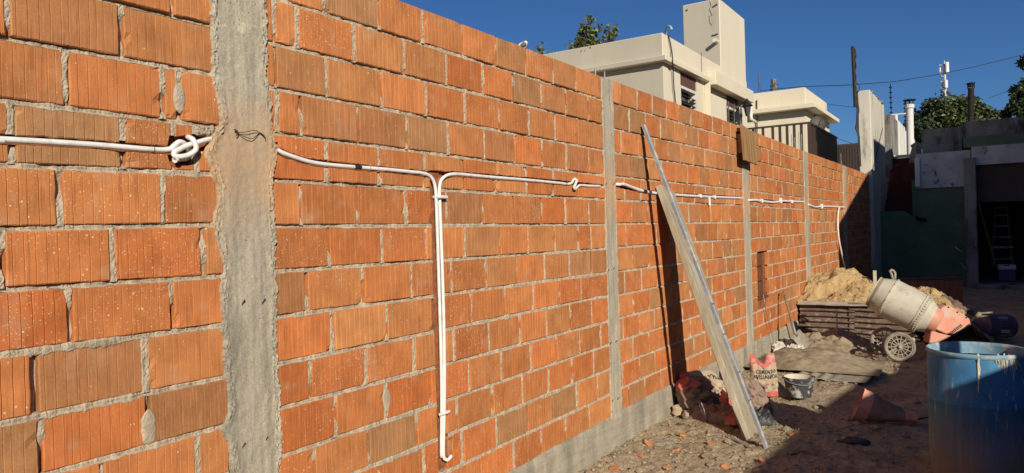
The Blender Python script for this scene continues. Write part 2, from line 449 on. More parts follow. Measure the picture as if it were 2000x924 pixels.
    def prism(s, poly, d, mi=0):
        """poly: list of 3-D points in one plane, extruded by vector d"""
        n = len(poly); d = Vector(d)
        vs = [Vector(p) for p in poly] + [Vector(p) + d for p in poly]
        fs = [tuple(range(n - 1, -1, -1)), tuple(range(n, 2 * n))]
        fs += [(i, (i + 1) % n, (i + 1) % n + n, i + n) for i in range(n)]
        return s.add(vs, fs, mi)
    def build(s, name, mats, parent=None, smooth=False, origin=None, bevel=0.0, angle=None):
        if not isinstance(mats, (list, tuple)): mats = [mats]
        if origin is None:
            xs = [p[0] for p in s.v]; ys = [p[1] for p in s.v]; zs = [p[2] for p in s.v]
            origin = Vector(((min(xs) + max(xs)) / 2, (min(ys) + max(ys)) / 2, min(zs)))
        origin = Vector(origin)
        me = bpy.data.meshes.new(name)
        me.from_pydata([(p[0] - origin.x, p[1] - origin.y, p[2] - origin.z) for p in s.v], [], s.f)
        for m in mats: me.materials.append(MAT[m] if isinstance(m, str) else m)
        if len(mats) > 1: me.polygons.foreach_set("material_index", s.m)
        if any(t is not None for t in s.t):
            ca = me.color_attributes.new("tint", 'FLOAT_COLOR', 'CORNER')
            data = []
            for f, t in zip(s.f, s.t):
                data += list(t or (0.4, 0.15, 0.06, 0.0)) * len(f)
            ca.data.foreach_set("color", data)
        bm = bmesh.new(); bm.from_mesh(me)
        bmesh.ops.recalc_face_normals(bm, faces=bm.faces)
        bm.to_mesh(me); bm.free()
        if smooth:
            me.polygons.foreach_set("use_smooth", [True] * len(me.polygons))
            if angle:
                me.set_sharp_from_angle(angle=math.radians(angle))
        me.update()
        o = bpy.data.objects.new(name, me)
        COL.objects.link(o)
        o.parent = parent
        o.location = origin - wloc(parent)
        WORLD[o.name] = origin
        return o
def tag(o, label=None, cat=None, group=None, kind=None):
    if label: o["label"] = label
    if cat: o["category"] = cat
    if group: o["group"] = group
    if kind: o["kind"] = kind
    return o
def thing(name, loc, label, cat, group=None):
    o = bpy.data.objects.new(name, None)
    o.empty_display_size = 0.1
    COL.objects.link(o)
    o.location = loc
    WORLD[o.name] = Vector(loc)
    return tag(o, label, cat, group)
def smooth_path(pts, step):
    """Catmull-Rom through pts, resampled"""
    pts = [Vector(p) for p in pts]
    q = [pts[0] * 2 - pts[1]] + pts + [pts[-1] * 2 - pts[-2]]
    out = []
    for i in range(1, len(q) - 2):
        a, b, c, d = q[i - 1:i + 3]
        n = max(1, int((c - b).length / step))
        for k in range(n):
            t = k / n
            out.append(0.5 * ((2 * b) + (c - a) * t + (2 * a - 5 * b + 4 * c - d) * t * t + (3 * b - a - 3 * c + d) * t ** 3))
    out.append(pts[-1])
    return out

# ------------------------------------------------------------------ setting: ground
def axis_pts(segs):
    out = []
    for a, b, st in segs:
        n = max(1, round((b - a) / st))
        out += [a + (b - a) * i / n for i in range(n)]
    return out + [segs[-1][1]]
def ground_h(x, y):
    if x < -0.15 or x > 5.6 or y < 2 or y > 27: return -0.03
    h = 0.038 * fbm(x * 1.1, y * 1.1, 3.1) + 0.014 * fbm(x * 6, y * 6, 1.7) + 0.014 * fbm(x * 17, y * 17, 8.2, 3) + 0.008 * fbm(x * 44, y * 44, 5.5, 2)
    wob = nz(x * 2.0, y * 2.0, 9)
    d = math.hypot((x - 0.25) / 0.9, (y - 5.4) / 1.6)
    h += 0.03 * max(0, 1 - d) * (1 + wob)
    return h - 0.008
xs = axis_pts([(-2500, -300, 1100), (-300, -30, 90), (-30, -0.2, 7), (-0.2, 0, 0.1), (0, 1.7, 0.015), (1.7, 3.4, 0.03), (3.4, 5.7, 0.15), (5.7, 40, 8), (40, 300, 80), (300, 2500, 1100)])
ys = axis_pts([(-2500, -100, 1200), (-100, 2, 20), (2, 4, 0.08), (4, 4.5, .03), (4.5, 7.6, 0.015), (7.6, 9.5, 0.03), (9.5, 13, 0.05), (13, 27.5, 0.25), (27.5, 120, 20), (120, 2500, 800)])
mb = MB(); nx = len(xs)
for y in ys:
    for x in xs:
        mb.v.append((x, y, ground_h(x, y)))
for j in range(len(ys) - 1):
    for i in range(nx - 1):
        a = j * nx + i
        mb.f.append((a, a + 1, a + nx + 1, a + nx)); mb.m.append(0); mb.t.append(None)
tag(mb.build("ground", "ground", smooth=True, origin=(0, 0, 0)), kind="structure")

# ------------------------------------------------------------------ the hollow-brick wall
CD = {0: {3: 72, 4: 194.6, 5: 322, 6: 447, 7: 566.6, 8: 693, 9: 827.6},
      430: {2: 54, 3: 147.6, 4: 248, 5: 340, 6: 438.5, 7: 539, 8: 635.5, 9: 739, 10: 832.6},
      540: {1: -3, 2: 85.6, 3: 173, 4: 260, 5: 352, 6: 442, 7: 530, 8: 619, 9: 712, 10: 800, 11: 895},
      1171: dict(enumerate([147.7, 193, 241.6, 292, 341.6, 389, 438.5, 487, 535, 580.5, 632, 680, 729, 780, 829])),
      1205: dict(enumerate([160, 204, 253, 299, 345, 391, 437, 483, 531, 577, 623, 667, 714, 762, 808])),
      1445: dict(enumerate([246, 274, 306, 338, 370, 401, 434.6, 467, 499, 528.5, 559, 591.5, 622.6, 654, 682.5])),
      1565: {0: 293, 1: 313, 2: 337, 3: 361, 4: 386, 5: 408.6, 6: 433.6, 7: 457.7, 8: 480, 9: 505, 10: 528},
      1645: {0: 321.7, 1: 337, 2: 355, 3: 375.7, 4: 394, 6: 433}}
CS, CZ = [], []
for X_, dd in CD.items():
    ks = sorted(dd)
    zz = {k: W(X_, dd[k]).z for k in ks}
    CS.append(sum(W(X_, dd[k]).y for k in ks) / len(ks))
    nom = lambda k: EYE + 1.24573 - 0.197 * k
    row = []
    for k in range(15):
        if k in zz: row.append(zz[k])
        else:
            kn = min(ks, key=lambda q: abs(q - k))
            row.append(nom(k) + zz[kn] - nom(kn))
    CZ.append(row)
def zk(k, s):
    return interp(CS, [r[k] for r in CZ], s)
def s_of(x, zfun):
    p = W(x, 434)
    for _ in range(4):
        _, y, _ = proj((0, p.y, zfun(p.y)))
        p = W(x, y)
    return p.y
BAY = [(-1.6, 1.785), (2.05, 5.27), (5.49, 9.225), (9.545, 12.90), (13.28, 16.90), (17.34, 21.1)]
BL = 0.3515
JX = {
    (0, 2): [335], (0, 3): [13, 237], (0, 4): [129, 320, 350], (0, 5): [23, 241, 340, 383], (0, 6): [116, 318], (0, 7): [3, 220, 398],
    (0, 8): [138, 336], (0, 9): [68, 285], (0, 10): [81, 290], (0, 11): [200, 387],
    (1, 1): [634, 740, 827, 904, 969, 1028, 1080, 1125, 1167],
    (1, 2): [536, 580.5, 691, 790, 872, 943.5, 1003, 1057, 1105.6, 1149],
    (1, 3): [539, 639, 745, 833, 909, 976, 1033, 1084.5, 1129],
    (1, 4): [542, 588, 700, 795, 876, 945, 1005.5, 1060, 1107, 1150],
    (1, 5): [638, 741, 829.5, 906.6, 970.6, 1029, 1081, 1128],
    (1, 6): [588, 698, 793, 871.5, 945, 1004, 1058, 1105.7, 1151],
    (1, 7): [643, 746, 832, 908, 976.5, 1031, 1084, 1130, 1155],
    (1, 8): [600, 709.5, 804, 882, 950, 1010, 1064, 1112.6, 1155],
    (1, 9): [651, 756.5, 845, 921, 986, 1041.6, 1093, 1135],
    (1, 10): [607, 716, 808.5, 888, 955, 1016, 1067, 1114, 1156],
    (1, 11): [657, 755, 842, 916, 980, 1037.5, 1087, 1132.6, 1174],
    (1, 12): [614, 721, 815, 893, 962, 1020.5, 1072.5, 1118, 1159],
    (1, 13): [650, 741, 828.5, 904, 969.5, 1030, 1080.6, 1127.5, 1167],
    (1, 14): [620, 720, 805, 868, 937, 1003.5, 1058, 1105.5, 1151],
    (2, 1): [1212, 1245, 1274.7, 1302, 1327, 1350, 1373, 1392, 1410.7, 1426.7],
    (2, 2): [1229.5, 1261, 1290, 1317, 1340.4, 1364, 1385, 1405, 1422.6],
    (2, 3): [1214, 1247, 1279, 1305, 1329, 1354, 1376, 1396.4, 1415, 1432],
    (2, 4): [1233, 1265, 1292, 1319, 1343, 1366, 1386, 1406, 1423, 1442],
    (2, 5): [1220, 1252, 1281, 1310, 1333, 1357, 1378, 1398.6, 1418, 1435],
    (2, 6): [1233.6, 1266, 1296, 1321, 1345.5, 1368, 1389, 1409, 1426.7],
    (2, 7): [1223, 1255, 1283, 1310, 1335.5, 1359, 1381, 1401, 1419.7, 1437],
    (2, 8): [1237.6, 1269, 1297.7, 1323, 1348, 1371, 1392, 1412, 1429.7, 1447],
    (2, 9): [1220.6, 1253.6, 1285, 1310, 1335.5, 1360, 1380.7, 1402, 1419, 1437],
    (2, 10): [1238, 1268.7, 1296, 1322, 1349, 1371, 1391, 1412, 1429, 1446],
    (2, 11): [1217, 1249, 1279, 1307, 1333, 1356, 1377, 1397, 1417, 1436],
    (2, 12): [1236.7, 1267.5, 1297, 1323, 1349, 1371, 1391, 1412, 1430, 1447],
    (2, 13): [1216, 1249, 1280, 1307, 1332, 1356, 1377, 1398, 1417, 1435],
    (2, 14): [1228.7, 1259.6, 1291, 1318, 1344, 1367, 1389, 1409, 1427, 1444],
}
# kinds: o orange, r redder with spatter, b brown burnt; one letter per brick from the left
KIND = {
    (0, 2): "oo", (0, 3): "obo", (0, 4): "oroo", (0, 5): "bbrro", (0, 6): "rrr", (0, 7): "orro", (0, 8): "rro", (0, 9): "rbo", (0, 10): "bob", (0, 11): "ooo",
    (1, 1): "obooobobooo"[:10], (1, 2): "oorooorbboo", (1, 3): "oboooooooob"[:10], (1, 4): "oobbbobooboo"[:11],
    (1, 5): "rooooooooo"[:9], (1, 6): "orrrbrrroo", (1, 7): "rrrobooooo", (1, 8): "broorooobbo"[:10], (1, 9): "ooorooorr"[:9],
    (1, 10): "rrrorroorr", (1, 11): "rrrrrrorrr", (1, 12): "rrbrrrrroo", (1, 13): "orrrrboboo"[:10], (1, 14): "rrrrorrooo",
    (2, 1): "ooobobooooo", (2, 2): "bboboboobo", (2, 3): "ooooboooobb"[:11], (2, 4): "bbooooboboo"[:11], (2, 5): "ooooooboboo",
    (2, 6): "ooooobooooo"[:10], (2, 7): "oroooobooooo"[:11], (2, 8): "oooobooobbo"[:11], (2, 9): "booobooobbo", (2, 10): "oobooobooob"[:11],
}
TINT = {'o': (0.565, 0.200, 0.065), 'r': (0.54, 0.176, 0.054), 'b': (0.435, 0.190, 0.075)}
def tint_of(k, rnd):
    c = TINT[k]
    f = rnd.uniform(0.84, 1.13); w = rnd.uniform(-0.12, 0.18)
    return (c[0] * f, c[1] * f * (1 + w), c[2] * f * (1 + w * 1.6), {'o': 0.05, 'r': 0.50, 'b': 0.02}[k] * rnd.uniform(0.5, 1.4))

# conduit chase, measured along the wall
def Wp(pts, X=0.0):
    return [W(x, y, X) for x, y in pts]
CH = {0: Wp([(-60, 270), (0, 272), (170, 281), (300, 291), (345, 294), (372, 291), (425, 286)]),
      1: Wp([(528, 288), (560, 303), (600, 316), (690, 326), (830, 339), (855, 341), (885, 340), (960, 345), (1115, 358), (1175, 364)]),
      2: Wp([(1203, 362), (1225, 367), (1260, 374), (1290, 378), (1360, 382), (1448, 386)]),
      3: Wp([(1460, 390), (1500, 392), (1530, 395), (1568, 393)]),
      4: Wp([(1576, 401), (1600, 403), (1642, 405)])}
def chase_z(b, s):
    c = CH[b]
    return interp([p.y for p in c], [p.z for p in c], s)
HOLE0 = (W(331, 290).y, W(404, 290).y)
VCH = (W(847.5, 600).y, W(866.5, 600).y)          # the vertical chase in the second bay
BOX = (W(876, 893).z, W(876, 860).z, W(886, 878).y)   # broken box hole under the chase
def in_hole(s):
    a, b = HOLE0
    return a < s < b
def half_up(b, s):
    if b == 0 and in_hole(s): return 0.052 + 0.006 * nz(s * 60, 1)
    e = 0.014 + 0.005 * nz(s * 35, 2.2 + b) + 0.003 * nz(s * 120, 7)
    if b == 1 and s < W(545, 290).y: e += 0.020
    if b == 1 and W(838, 340).y < s < W(866, 340).y: e += 0.006
    return e
def half_dn(b, s):
    if b == 0 and in_hole(s) and s < W(378, 300).y: return 0.060 + 0.006 * nz(s * 60, 4)
    e = 0.014 + 0.004 * nz(s * 35, 5.2 + b) + 0.003 * nz(s * 120, 9)
    if b == 1 and W(838, 340).y < s < W(866, 340).y: e += 0.004
    return e
wall = thing("brick_wall", (0, 5, 0), "long wall of orange hollow clay bricks with grey concrete pillars and a plinth", "wall")

def brick_geo(mb, s0, s1, zb, zt, tint, rnd, near=True, groove=True, depth=0.034):
    """one brick face with extrusion grooves; zb, zt are functions of s"""
    if s1 - s0 < 0.012: return
    chips = [(rnd.choice((s0, s1)), rnd.choice((0, 1)) if rnd.random() < .6 else rnd.random(), rnd.uniform(.010, .030)) for _ in range(rnd.choice((0, 0, 1, 1, 2, 3)))] if near else []
    off = rnd.uniform(-0.0035, 0.0035); tl = rnd.uniform(-0.012, 0.012); tv = rnd.uniform(-0.012, 0.012)
    mid = (s0 + s1) / 2; sd = rnd.uniform(0, 50)
    cols = [(s0, 'e'), (min(s0 + 0.004, mid), 'f')]
    gd = (0.0042 if tint[3] > 0.3 else 0.0026) * rnd.uniform(0.7, 1.2)
    if groove:
        g = s0 + rnd.uniform(0.012, 0.034)
        while g < s1 - 0.010:
            w = 0.0023
            cols += [(g - w, 'f'), (g - w * .35, 'g'), (g + w * .35, 'g'), (g + w, 'f')]
            g += 0.0335 if rnd.random() < .8 else 0.024
    elif near:
        cols += [(lerp(s0, s1, t), 'f') for t in (.33, .66)]
    cols += [(max(s1 - 0.004, mid), 'f'), (s1, 'e')]
    rows = [(0, 'e'), (None, 0.004), (.09, 0), (.2, 0), (.35, 0), (.5, 0), (.65, 0), (.8, 0), (.91, 0), (None, -0.004), (1, 'e')]
    nr = len(rows); nc = len(cols); b = len(mb.v)
    rag = 0.0030 if near else 0.001
    if not near: rows = [(0, 'e'), (None, 0.004), (None, -0.004), (1, 'e')]; nr = 4
    for r, (t, e) in enumerate(rows):
        for c, (s, kd) in enumerate(cols):
            lo, hi = zb(s), zt(s)
            z = lerp(lo, hi, t) if t is not None else (lo + min(0.004, (hi - lo) * .2) if e > 0 else hi - min(0.004, (hi - lo) * .2))
            x = off + tl * (s - mid) + tv * (z - (lo + hi) / 2) + 0.0012 * nz(s * 18, z * 18, sd)
            if kd == 'g': x -= gd
            for (cs_, ct_, cr_) in chips:
                dd_ = math.hypot(s - cs_, z - lerp(lo, hi, ct_)) * (1 + .5 * nz(s * 70, z * 70, sd))
                if dd_ < cr_: x -= .011 * (1 - dd_ / cr_) ** .6
            if kd == 'e' or e == 'e': x -= 0.004 + 0.002 * nz(s * 40, z * 40, sd + 3)
            ss = s + rag * nz(z * 45, sd, s0 * 3) * (1 if c in (0, 1, nc - 2, nc - 1) else .5)
            zz = z + (rag * nz(ss * 55, sd + 9, r) if r in (0, 1, nr - 2, nr - 1) else 0)
            mb.v.append((x, ss, zz))
    ring = [b + c for c in range(nc)] + [b + r * nc + nc - 1 for r in range(1, nr)] + [b + (nr - 1) * nc + c for c in range(nc - 2, -1, -1)] + [b + r * nc for r in range(nr - 2, 0, -1)]
    for r in range(nr - 1):
        for c in range(nc - 1):
            a = b + r * nc + c
            mb.f.append((a, a + 1, a + nc + 1, a + nc)); mb.m.append(0); mb.t.append(tint)
    k = len(mb.v)
    for i in ring:
        p = mb.v[i]; mb.v.append((-depth, p[1], p[2]))
    n = len(ring)
    for i in range(n):
        j = (i + 1) % n
        mb.f.append((ring[i], ring[j], k + j, k + i)); mb.m.append(0); mb.t.append(tint)

HB = (W(1478, 493).y, W(1499, 540).y, 0.80, 1.42)     # box-out in the fourth bay
pieces = []    # (size in picture, s0, s1, zb, zt, tint, seed)
joints = []    # (bay, s, zlo, zhi)
rnd = random.Random(11)
for bi, (b0, b1) in enumerate(BAY):
    for k in range(1, 15):
        zm = lambda s, k=k: (zk(k, s) + zk(k - 1, s)) / 2
        if (bi, k) in JX:
            js = [s_of(x, zm) for x in JX[(bi, k)]]
            js = [j for j in js if b0 + .01 < j < b1 - .012]
            kinds = KIND.get((bi, k))
            if bi == 0:
                j = js[0] - BL
                pre = []
                while j > b0 + .05:
                    pre.append(j); j -= BL
                js = pre[::-1] + js
                if kinds: kinds = "o" * len(pre) + kinds
        else:
            ph = (0.5 if k % 2 else 0.05) * BL + rnd.uniform(-.05, .05)
            js = []; j = b0 + ph
            while j < b1 - .03:
                if j > b0 + .03: js.append(j)
                j += BL + rnd.uniform(-.008, .008)
            kinds = None
        bounds = [b0 - .012] + js + [b1 + .012]
        for i in range(len(bounds) - 1):
            g0 = rnd.uniform(.006, .0135); g1 = rnd.uniform(.006, .0135)
            s0 = bounds[i] + (g0 if i else 0); s1 = bounds[i + 1] - (g1 if i < len(bounds) - 2 else 0)
            kd = kinds[i] if kinds and i < len(kinds) else rnd.choice("ooooorrb" if k < 9 else "ooorrrb")
            tint = tint_of(kd, rnd)
            if bi >= 3:
                tint = tuple(v * 0.98 for v in tint[:3]) + (tint[3] * .5,)
            zb = lambda s, k=k: zk(k, s) + .0088
            zt = (lambda s, k=k: zk(k - 1, s) - .0088) if k > 1 else (lambda s: zk(0, s) - .002 + 0.004 * nz(s * 3.1, 2))
            subs = [(s0, s1, zb, zt)]
            if k == 5 and bi in CH:
                up = lambda s, bi=bi: chase_z(bi, s) + half_up(bi, s)
                dn = lambda s, bi=bi: chase_z(bi, s) - half_dn(bi, s)
                subs = [(s0, s1, up, zt), (s0, s1, zb, dn)]
            # cut by the vertical chase
            out = []
            for (a, c, q, w) in subs:
                isdn = (k == 5 and bi == 1 and q is zb) or (bi == 1 and 6 <= k <= 13)
                if isdn and c > VCH[0] and a < VCH[1]:
                    if VCH[0] - a > .02: out.append((a, VCH[0], q, w))
                    if c - VCH[1] > .02:
                        if k == 13:
                            hb, ht, hs = BOX
                            out.append((VCH[1], hs, q, lambda s, hb=hb: hb + .006 * nz(s * 60, 3)))
                            out.append((VCH[1], hs, lambda s, ht=ht: ht + .008 * nz(s * 60, 8), w))
                            out.append((hs, c, q, w))
                        else: out.append((VCH[1], c, q, w))
                elif bi == 3 and c > HB[0] and a < HB[1] and q((a + c) / 2) < HB[3] and w((a + c) / 2) > HB[2]:
                    if HB[0] - a > .02: out.append((a, HB[0], q, w))
                    if c - HB[1] > .02: out.append((HB[1], c, q, w))
                else:
                    out.append((a, c, q, w))
            for (a, c, q, w) in out:
                m_ = (a + c) / 2
                hgt = w(m_) - q(m_)
                if hgt < .012: continue
                px, py, dep = proj((0, m_, (q(m_) + w(m_)) / 2))
                dep = max(dep, .3)
                vis = dep > .8 and -160 < px < 2010 and -50 < py < 975
                size = ((c - a) * hgt) / dep ** 2.9 if vis else 0
                pieces.append((size, a, c, q, w, tint, rnd.random(), vis, bi))
        for j in js:
            joints.append((bi, j, k))
pieces.sort(key=lambda p: -p[0])
rest = MB()
for i, (size, a, c, q, w, tint, sd, vis, bi) in enumerate(pieces):
    r2 = random.Random(sd)
    if i < 298 and vis:
        mb = MB()
        brick_geo(mb, a, c, q, w, tint, r2, True, True)
        if mb.v:
            o = mb.build("brick", "brick", wall, smooth=False)
    else:
        brick_geo(rest, a, c, q, w, tint, r2, False, bi == 2)
tag(rest.build("distant_bricks", "brick", wall), kind="stuff")

# core behind the bricks
core = MB()
zt_ = lambda s: zk(0, s) - .02
n = 60
prof = [(-1.6 + 22.7 * i / n) for i in range(n + 1)]
core.prism([(-.036, s, zt_(s)) for s in prof if s < HB[0]] + [(-.036, HB[0], zt_(HB[0])), (-.036, HB[0], -.3), (-.036, -1.6, -.3)], (-.14, 0, 0))
core.prism([(-.036, HB[1], zt_(HB[1]))] + [(-.036, s, zt_(s)) for s in prof if s > HB[1]] + [(-.036, 21.1, -.3), (-.036, HB[1], -.3)], (-.14, 0, 0))
core.box((-.176, HB[0], HB[3]), (-.036, HB[1], zt_(HB[1]))); core.box((-.176, HB[0], -.3), (-.036, HB[1], HB[2])); core.box((-.176, HB[0], HB[2]), (-.13, HB[1], HB[3]))
core.build("wall_core", "core", wall)
# bed joints: one ragged ribbon per course and bay
for bi, (b0, b1) in enumerate(BAY):
    st = (.006, .006, .011, .02, .03, .04)[bi]
    for k in range(1, 14):
        lo = b0 - .012 if bi else -1.0
        n = int((b1 + .012 - lo) / st)
        mb = MB(); sd = bi * 31 + k * 7.7
        over = 0.15 + 0.9 * (k / 14)
        rows = []
        for i in range(n + 1):
            s = lerp(lo, b1 + .012, i / n)
            z = zk(k, s)
            q = 0.5 + 0.5 * nz(s * 2.3, sd) + 0.35 * nz(s * 9, sd + 2)      # 0 hollow .. 1 squeezed out
            q = max(0, min(1, (q - .5) * 1.3 + .5 + (over - .5) * .45 - .10 + .34 * nz(s * 27, sd + 15)))
            hf = nz(s * 85, sd + 5); hf2 = nz(s * 170, sd + 8); mf = nz(s * 30, sd + 11)
            dep = lerp(-.0190, .0040, q)
            up = .0092 + .0035 * mf + .0025 * hf2
            dn = .0095 + max(0, q * (.007 + .008 * mf + .010 * max(0, hf) + .006 * max(0, hf2)))
            rows.append([(-.030, s, z + up + .002), (dep - .003 + .002 * hf, s, z + up), (dep + .0040 * hf2 + .003 * hf + .001, s, z + .003),
                         (dep + .003 * hf + .002 * mf, s, z - .004), (lerp(-.005, .0022, q) + .0012 * hf2, s, z - dn * .8),
                         (lerp(-.010, -.0015, q), s, z - dn - .001), (-.030, s, z - dn)])
        b = 0
        m = len(rows[0])
        for r in rows: mb.v += r
        for i in range(n):
            s = rows[i][0][1]
            if bi == 1 and 5 <= k <= 12 and VCH[0] < s < VCH[1]: continue
            if bi == 3 and HB[0] < s < HB[1] and HB[2] < zk(k, s) < HB[3]: continue
            for j in range(m - 1):
                a = i * m + j
                mb.f.append((a, a + 1, a + m + 1, a + m)); mb.m.append(0); mb.t.append(None)
        mb.build("bed_joint", "mortar", wall)
# head joints
for bi in range(6):
    mb = MB()
    for (b_, s, k) in joints:
        if b_ != bi: continue
        z0, z1 = zk(k, s) + .004, zk(k - 1, s) - .004
        spans = [(z0, z1)]
        if k == 5 and bi in CH:
            spans = [(z0, chase_z(bi, s) - half_dn(bi, s) - .004), (chase_z(bi, s) + half_up(bi, s) + .004, z1)]
        if bi == 1 and k >= 6 and VCH[0] - .02 < s < VCH[1] + .02: continue
        if bi == 3 and HB[0] - .02 < s < HB[1] + .02 and z0 < HB[3] and z1 > HB[2]: continue
        if bi == 3 and HB[0] - .02 < s < HB[1] + .02 and z0 < HB[3] and z1 > HB[2]: continue
        for (a, c) in spans:
            if c - a < .01: continue
            nv = max(3, int((c - a) / (.008 if bi < 2 else .03)))
            mode = rnd.random(); sd = rnd.uniform(0, 90); slit = rnd.choice((-1, 1, 1, 0))
            def fn(u, v, a=a, c=c, s=s, sd=sd, mode=mode, slit=slit):
                z = lerp(a, c, v)
                wd = .0175 + .004 * nz(z * 40, sd)
                x = -.0015 + .0050 * nz(z * 40, u * 3, sd) + .0040 * nz(z * 120, u * 6, sd)
                fill = nz(z * 9, sd + 4) + (.30 if mode > .25 else -.05)
                x = lerp(-.026, x, max(0, min(1, .5 + fill * 3)))
                if (slit > 0 and u > .7) or (slit < 0 and u < .3):
                    x -= .016 * max(0, min(1, .6 + 1.6 * nz(z * 7, sd + 13)))
                if u in (0, 1): x = min(x, -.012)
                return (x, s + (u - .5) * 2 * wd + .0025 * nz(z * 50, sd + 7), z)
            mb.grid(fn, 6, nv)
            if any(b0_ == bi and k0_ == k and abs(s - s_of(x0_, lambda q: zk(k, q) + .1)) < .05 for b0_, k0_, x0_ in ((0, 10, 290), (1, 11, 755), (0, 4, 350))):        # a lump of mortar smeared over the faces
                zc = lerp(a, c, rnd.uniform(.35, .65)); w_, h_ = rnd.uniform(.02, .035), rnd.uniform(.04, .075)
                mb.grid(lambda u, v, s=s, zc=zc, w_=w_, h_=h_, sd=sd: (
                    .004 * (1 - ((2 * u - 1) ** 2)) * (1 - (2 * v - 1) ** 2) - .0035 * (1 if u in (0, 1) or v in (0, 1) else 0) + .0035 + .001 * nz(u * 9, v * 9, sd),
                    s + (2 * u - 1) * w_ * math.sqrt(max(.02, 1 - (2 * v - 1) ** 2)) * (1 + .3 * nz(v * 5, sd)), zc + (2 * v - 1) * h_), 8, 12)
    tag(mb.build("head_joints", "mortar", wall, smooth=False), kind="stuff")

# concrete pillars
def pillar(left, right, z0, z1, x0, ny, nzv, rag, sd, top=None, smooth=True):
    mb = MB()
    def fn(u, v):
        z = lerp(z0, z1, v)
        l, r = left(z), right(z)
        l += rag * .8 * nz(z * 150, sd + 31) + rag * nz(z * 9, sd) + rag * 1.1 * nz(z * 33, sd + 2) + rag * .8 * nz(z * 90, sd + 3)
        r += rag * .8 * nz(z * 150, sd + 37) + rag * nz(z * 9, sd + 5) + rag * 1.1 * nz(z * 33, sd + 7) + rag * .8 * nz(z * 90, sd + 8)
        s = lerp(l, r, u)
        d = min(u, 1 - u) * (r - l)
        x = x0 + .0045 * fbm(s * 9, z * 5, sd) + .0022 * nz(s * 60, z * 40, sd)
        if d < .03: x += .004 * (0.5 + 1.0 * nz(z * 13, sd + 20 * (u > .5)) + 1.3 * nz(z * 95, s * 95, sd + 30 * (u > .5)))
        if d < .008: x -= .006
        if top and abs(z - top + .012 * math.sin(s * 40)) < .035 and s < lerp(l, r, .55): x -= (.018 + .020 * nz(s * 70, z * 70, 4)) * (1 if s < lerp(l, r, .42) else .4)
        if top and z > top:
            x -= .012 * min(1, (z - top) / .03) + .008 * max(0, 1 - abs(z - top - .03) / .05) * (1 + nz(s * 60, z * 60))
        if u in (0, 1): x = -.03
        return (x, s, z)
    mb.grid(fn, ny, nzv)
    # top cap
    mb.box((-.17, left(z1) + .004, z1 - .4), (x0 - .006, right(z1) - .004, z1 - .003))
    return mb.build("concrete_pillar", "pillar", wall, smooth=smooth, angle=50)
def poly(pts):
    q = sorted([(W(x, y).z, W(x, y).y) for x, y in pts])
    return lambda z: interp([a for a, _ in q], [b for _, b in q], z)
p1l = poly([(411, 20), (411, 45), (413, 100), (416, 150), (425, 200), (430, 238), (422, 256), (414, 268), (405, 300), (414, 330), (424, 360), (424, 400), (420, 440), (429, 480), (438, 520), (431, 560), (430, 610), (432, 650), (440, 700), (444, 750), (446, 800), (432, 840), (446, 870), (456, 924)])
p1r = poly([(517, 0), (519, 40), (517, 80), (518, 150), (527, 200), (531, 260), (537, 300), (531, 340), (531, 400), (534, 450), (534, 520), (541, 560), (536, 610), (538, 700), (543, 760), (545, 880)])
pillar(p1l, p1r, -.1, 3.02, .007, 30, 420, .0055, 3.3, top=W(460, 42).z)
for i, (a, b) in enumerate([(5.268, 5.492), (9.225, 9.545), (12.90, 13.28), (16.90, 17.34)]):
    lean = 0.012
    pillar(lambda z, a=a: a, lambda z, b=b: b, -.1, zk(0, (a + b) / 2) - .006, .005, 14, (200, 120, 80, 60)[i], (.010, .010, .012, .012)[i], 9.1 * i + 20)
# grout squeezed out along both edges of the near pillar
for f_, sg, sd in ((p1l, -1, 2.2), (p1r, 1, 6.1)):
    mb = MB(); n = 520
    def fn(u, v):
        z = lerp(.35, 3.0, v); e = f_(z)
        o = .020 * nz(z * 6, sd) + .011 * nz(z * 28, sd + 3) + .006 * nz(z * 95, sd + 5)
        s = e + sg * lerp(-.030, .006 + max(-.012, o), u)
        x = .010 + .009 * nz(z * 19, u * 2.5, sd) + .007 * nz(z * 70, u * 6, sd + 8) + .005 * nz(z * 150, u * 9, sd)
        if u in (0, 1): x = -.012
        return (x, s, z)
    mb.grid(fn, 7, n); mb.build("grout_lip", "pillar", wall, smooth=True, angle=40)
# nails left by the formwork
for x, y in ((472, 597), (512, 594), (473, 876), (517, 864), (1182, 363), (1197, 362), (1187, 531), (1197, 528), (1190.6, 674), (1202, 670), (1195, 786), (1206, 781)):
    p = W(x, y, .004); mb = MB(); mb.tube([p, p + Vector((.016, .004, .024))], .0028, 5); mb.build("formwork_nail", "wire", wall)
# plinth beam
mb = MB()
def fn(u, v):
    s = lerp(-1.6, 21.1, u)
    zt = zk(14, s) + .012 + .010 * nz(s * 2.2, 5) + .006 * nz(s * 14, 6)
    rows = [(-.03, zt + .004), (.004, zt), (.014, zt - .010), (.016, zt - .05), (.018, lerp(zt, -.15, .4)), (.020, lerp(zt, -.15, .7)), (.022, -.15)]
    x, z = rows[round(v * 6)]
    return (x + .004 * nz(s * 8, z * 12, 4) + .002 * nz(s * 40, z * 40, 5), s, z)
mb.grid(fn, 900, 6)
mb.build("plinth", "plinth", wall, smooth=True, angle=50)
# rods of reinforcement standing out of the pillars
for (x, y0, y1) in [(1163.5, 150, 134), (1181.5, 153, 140), (1547, 288, 263), (1553, 290, 268), (1561, 291, 257), (1566, 292, 262), (1643, 320, 300)]:
    p = W(x, y0, -.07)
    mb = MB(); t = W(x - 1, y1, -.07)
    mb.tube([(p.x, p.y, p.z - .1), (t.x, t.y, t.z)], .007, 6)
    mb.build("reinforcing_rod", "steelrod", wall)
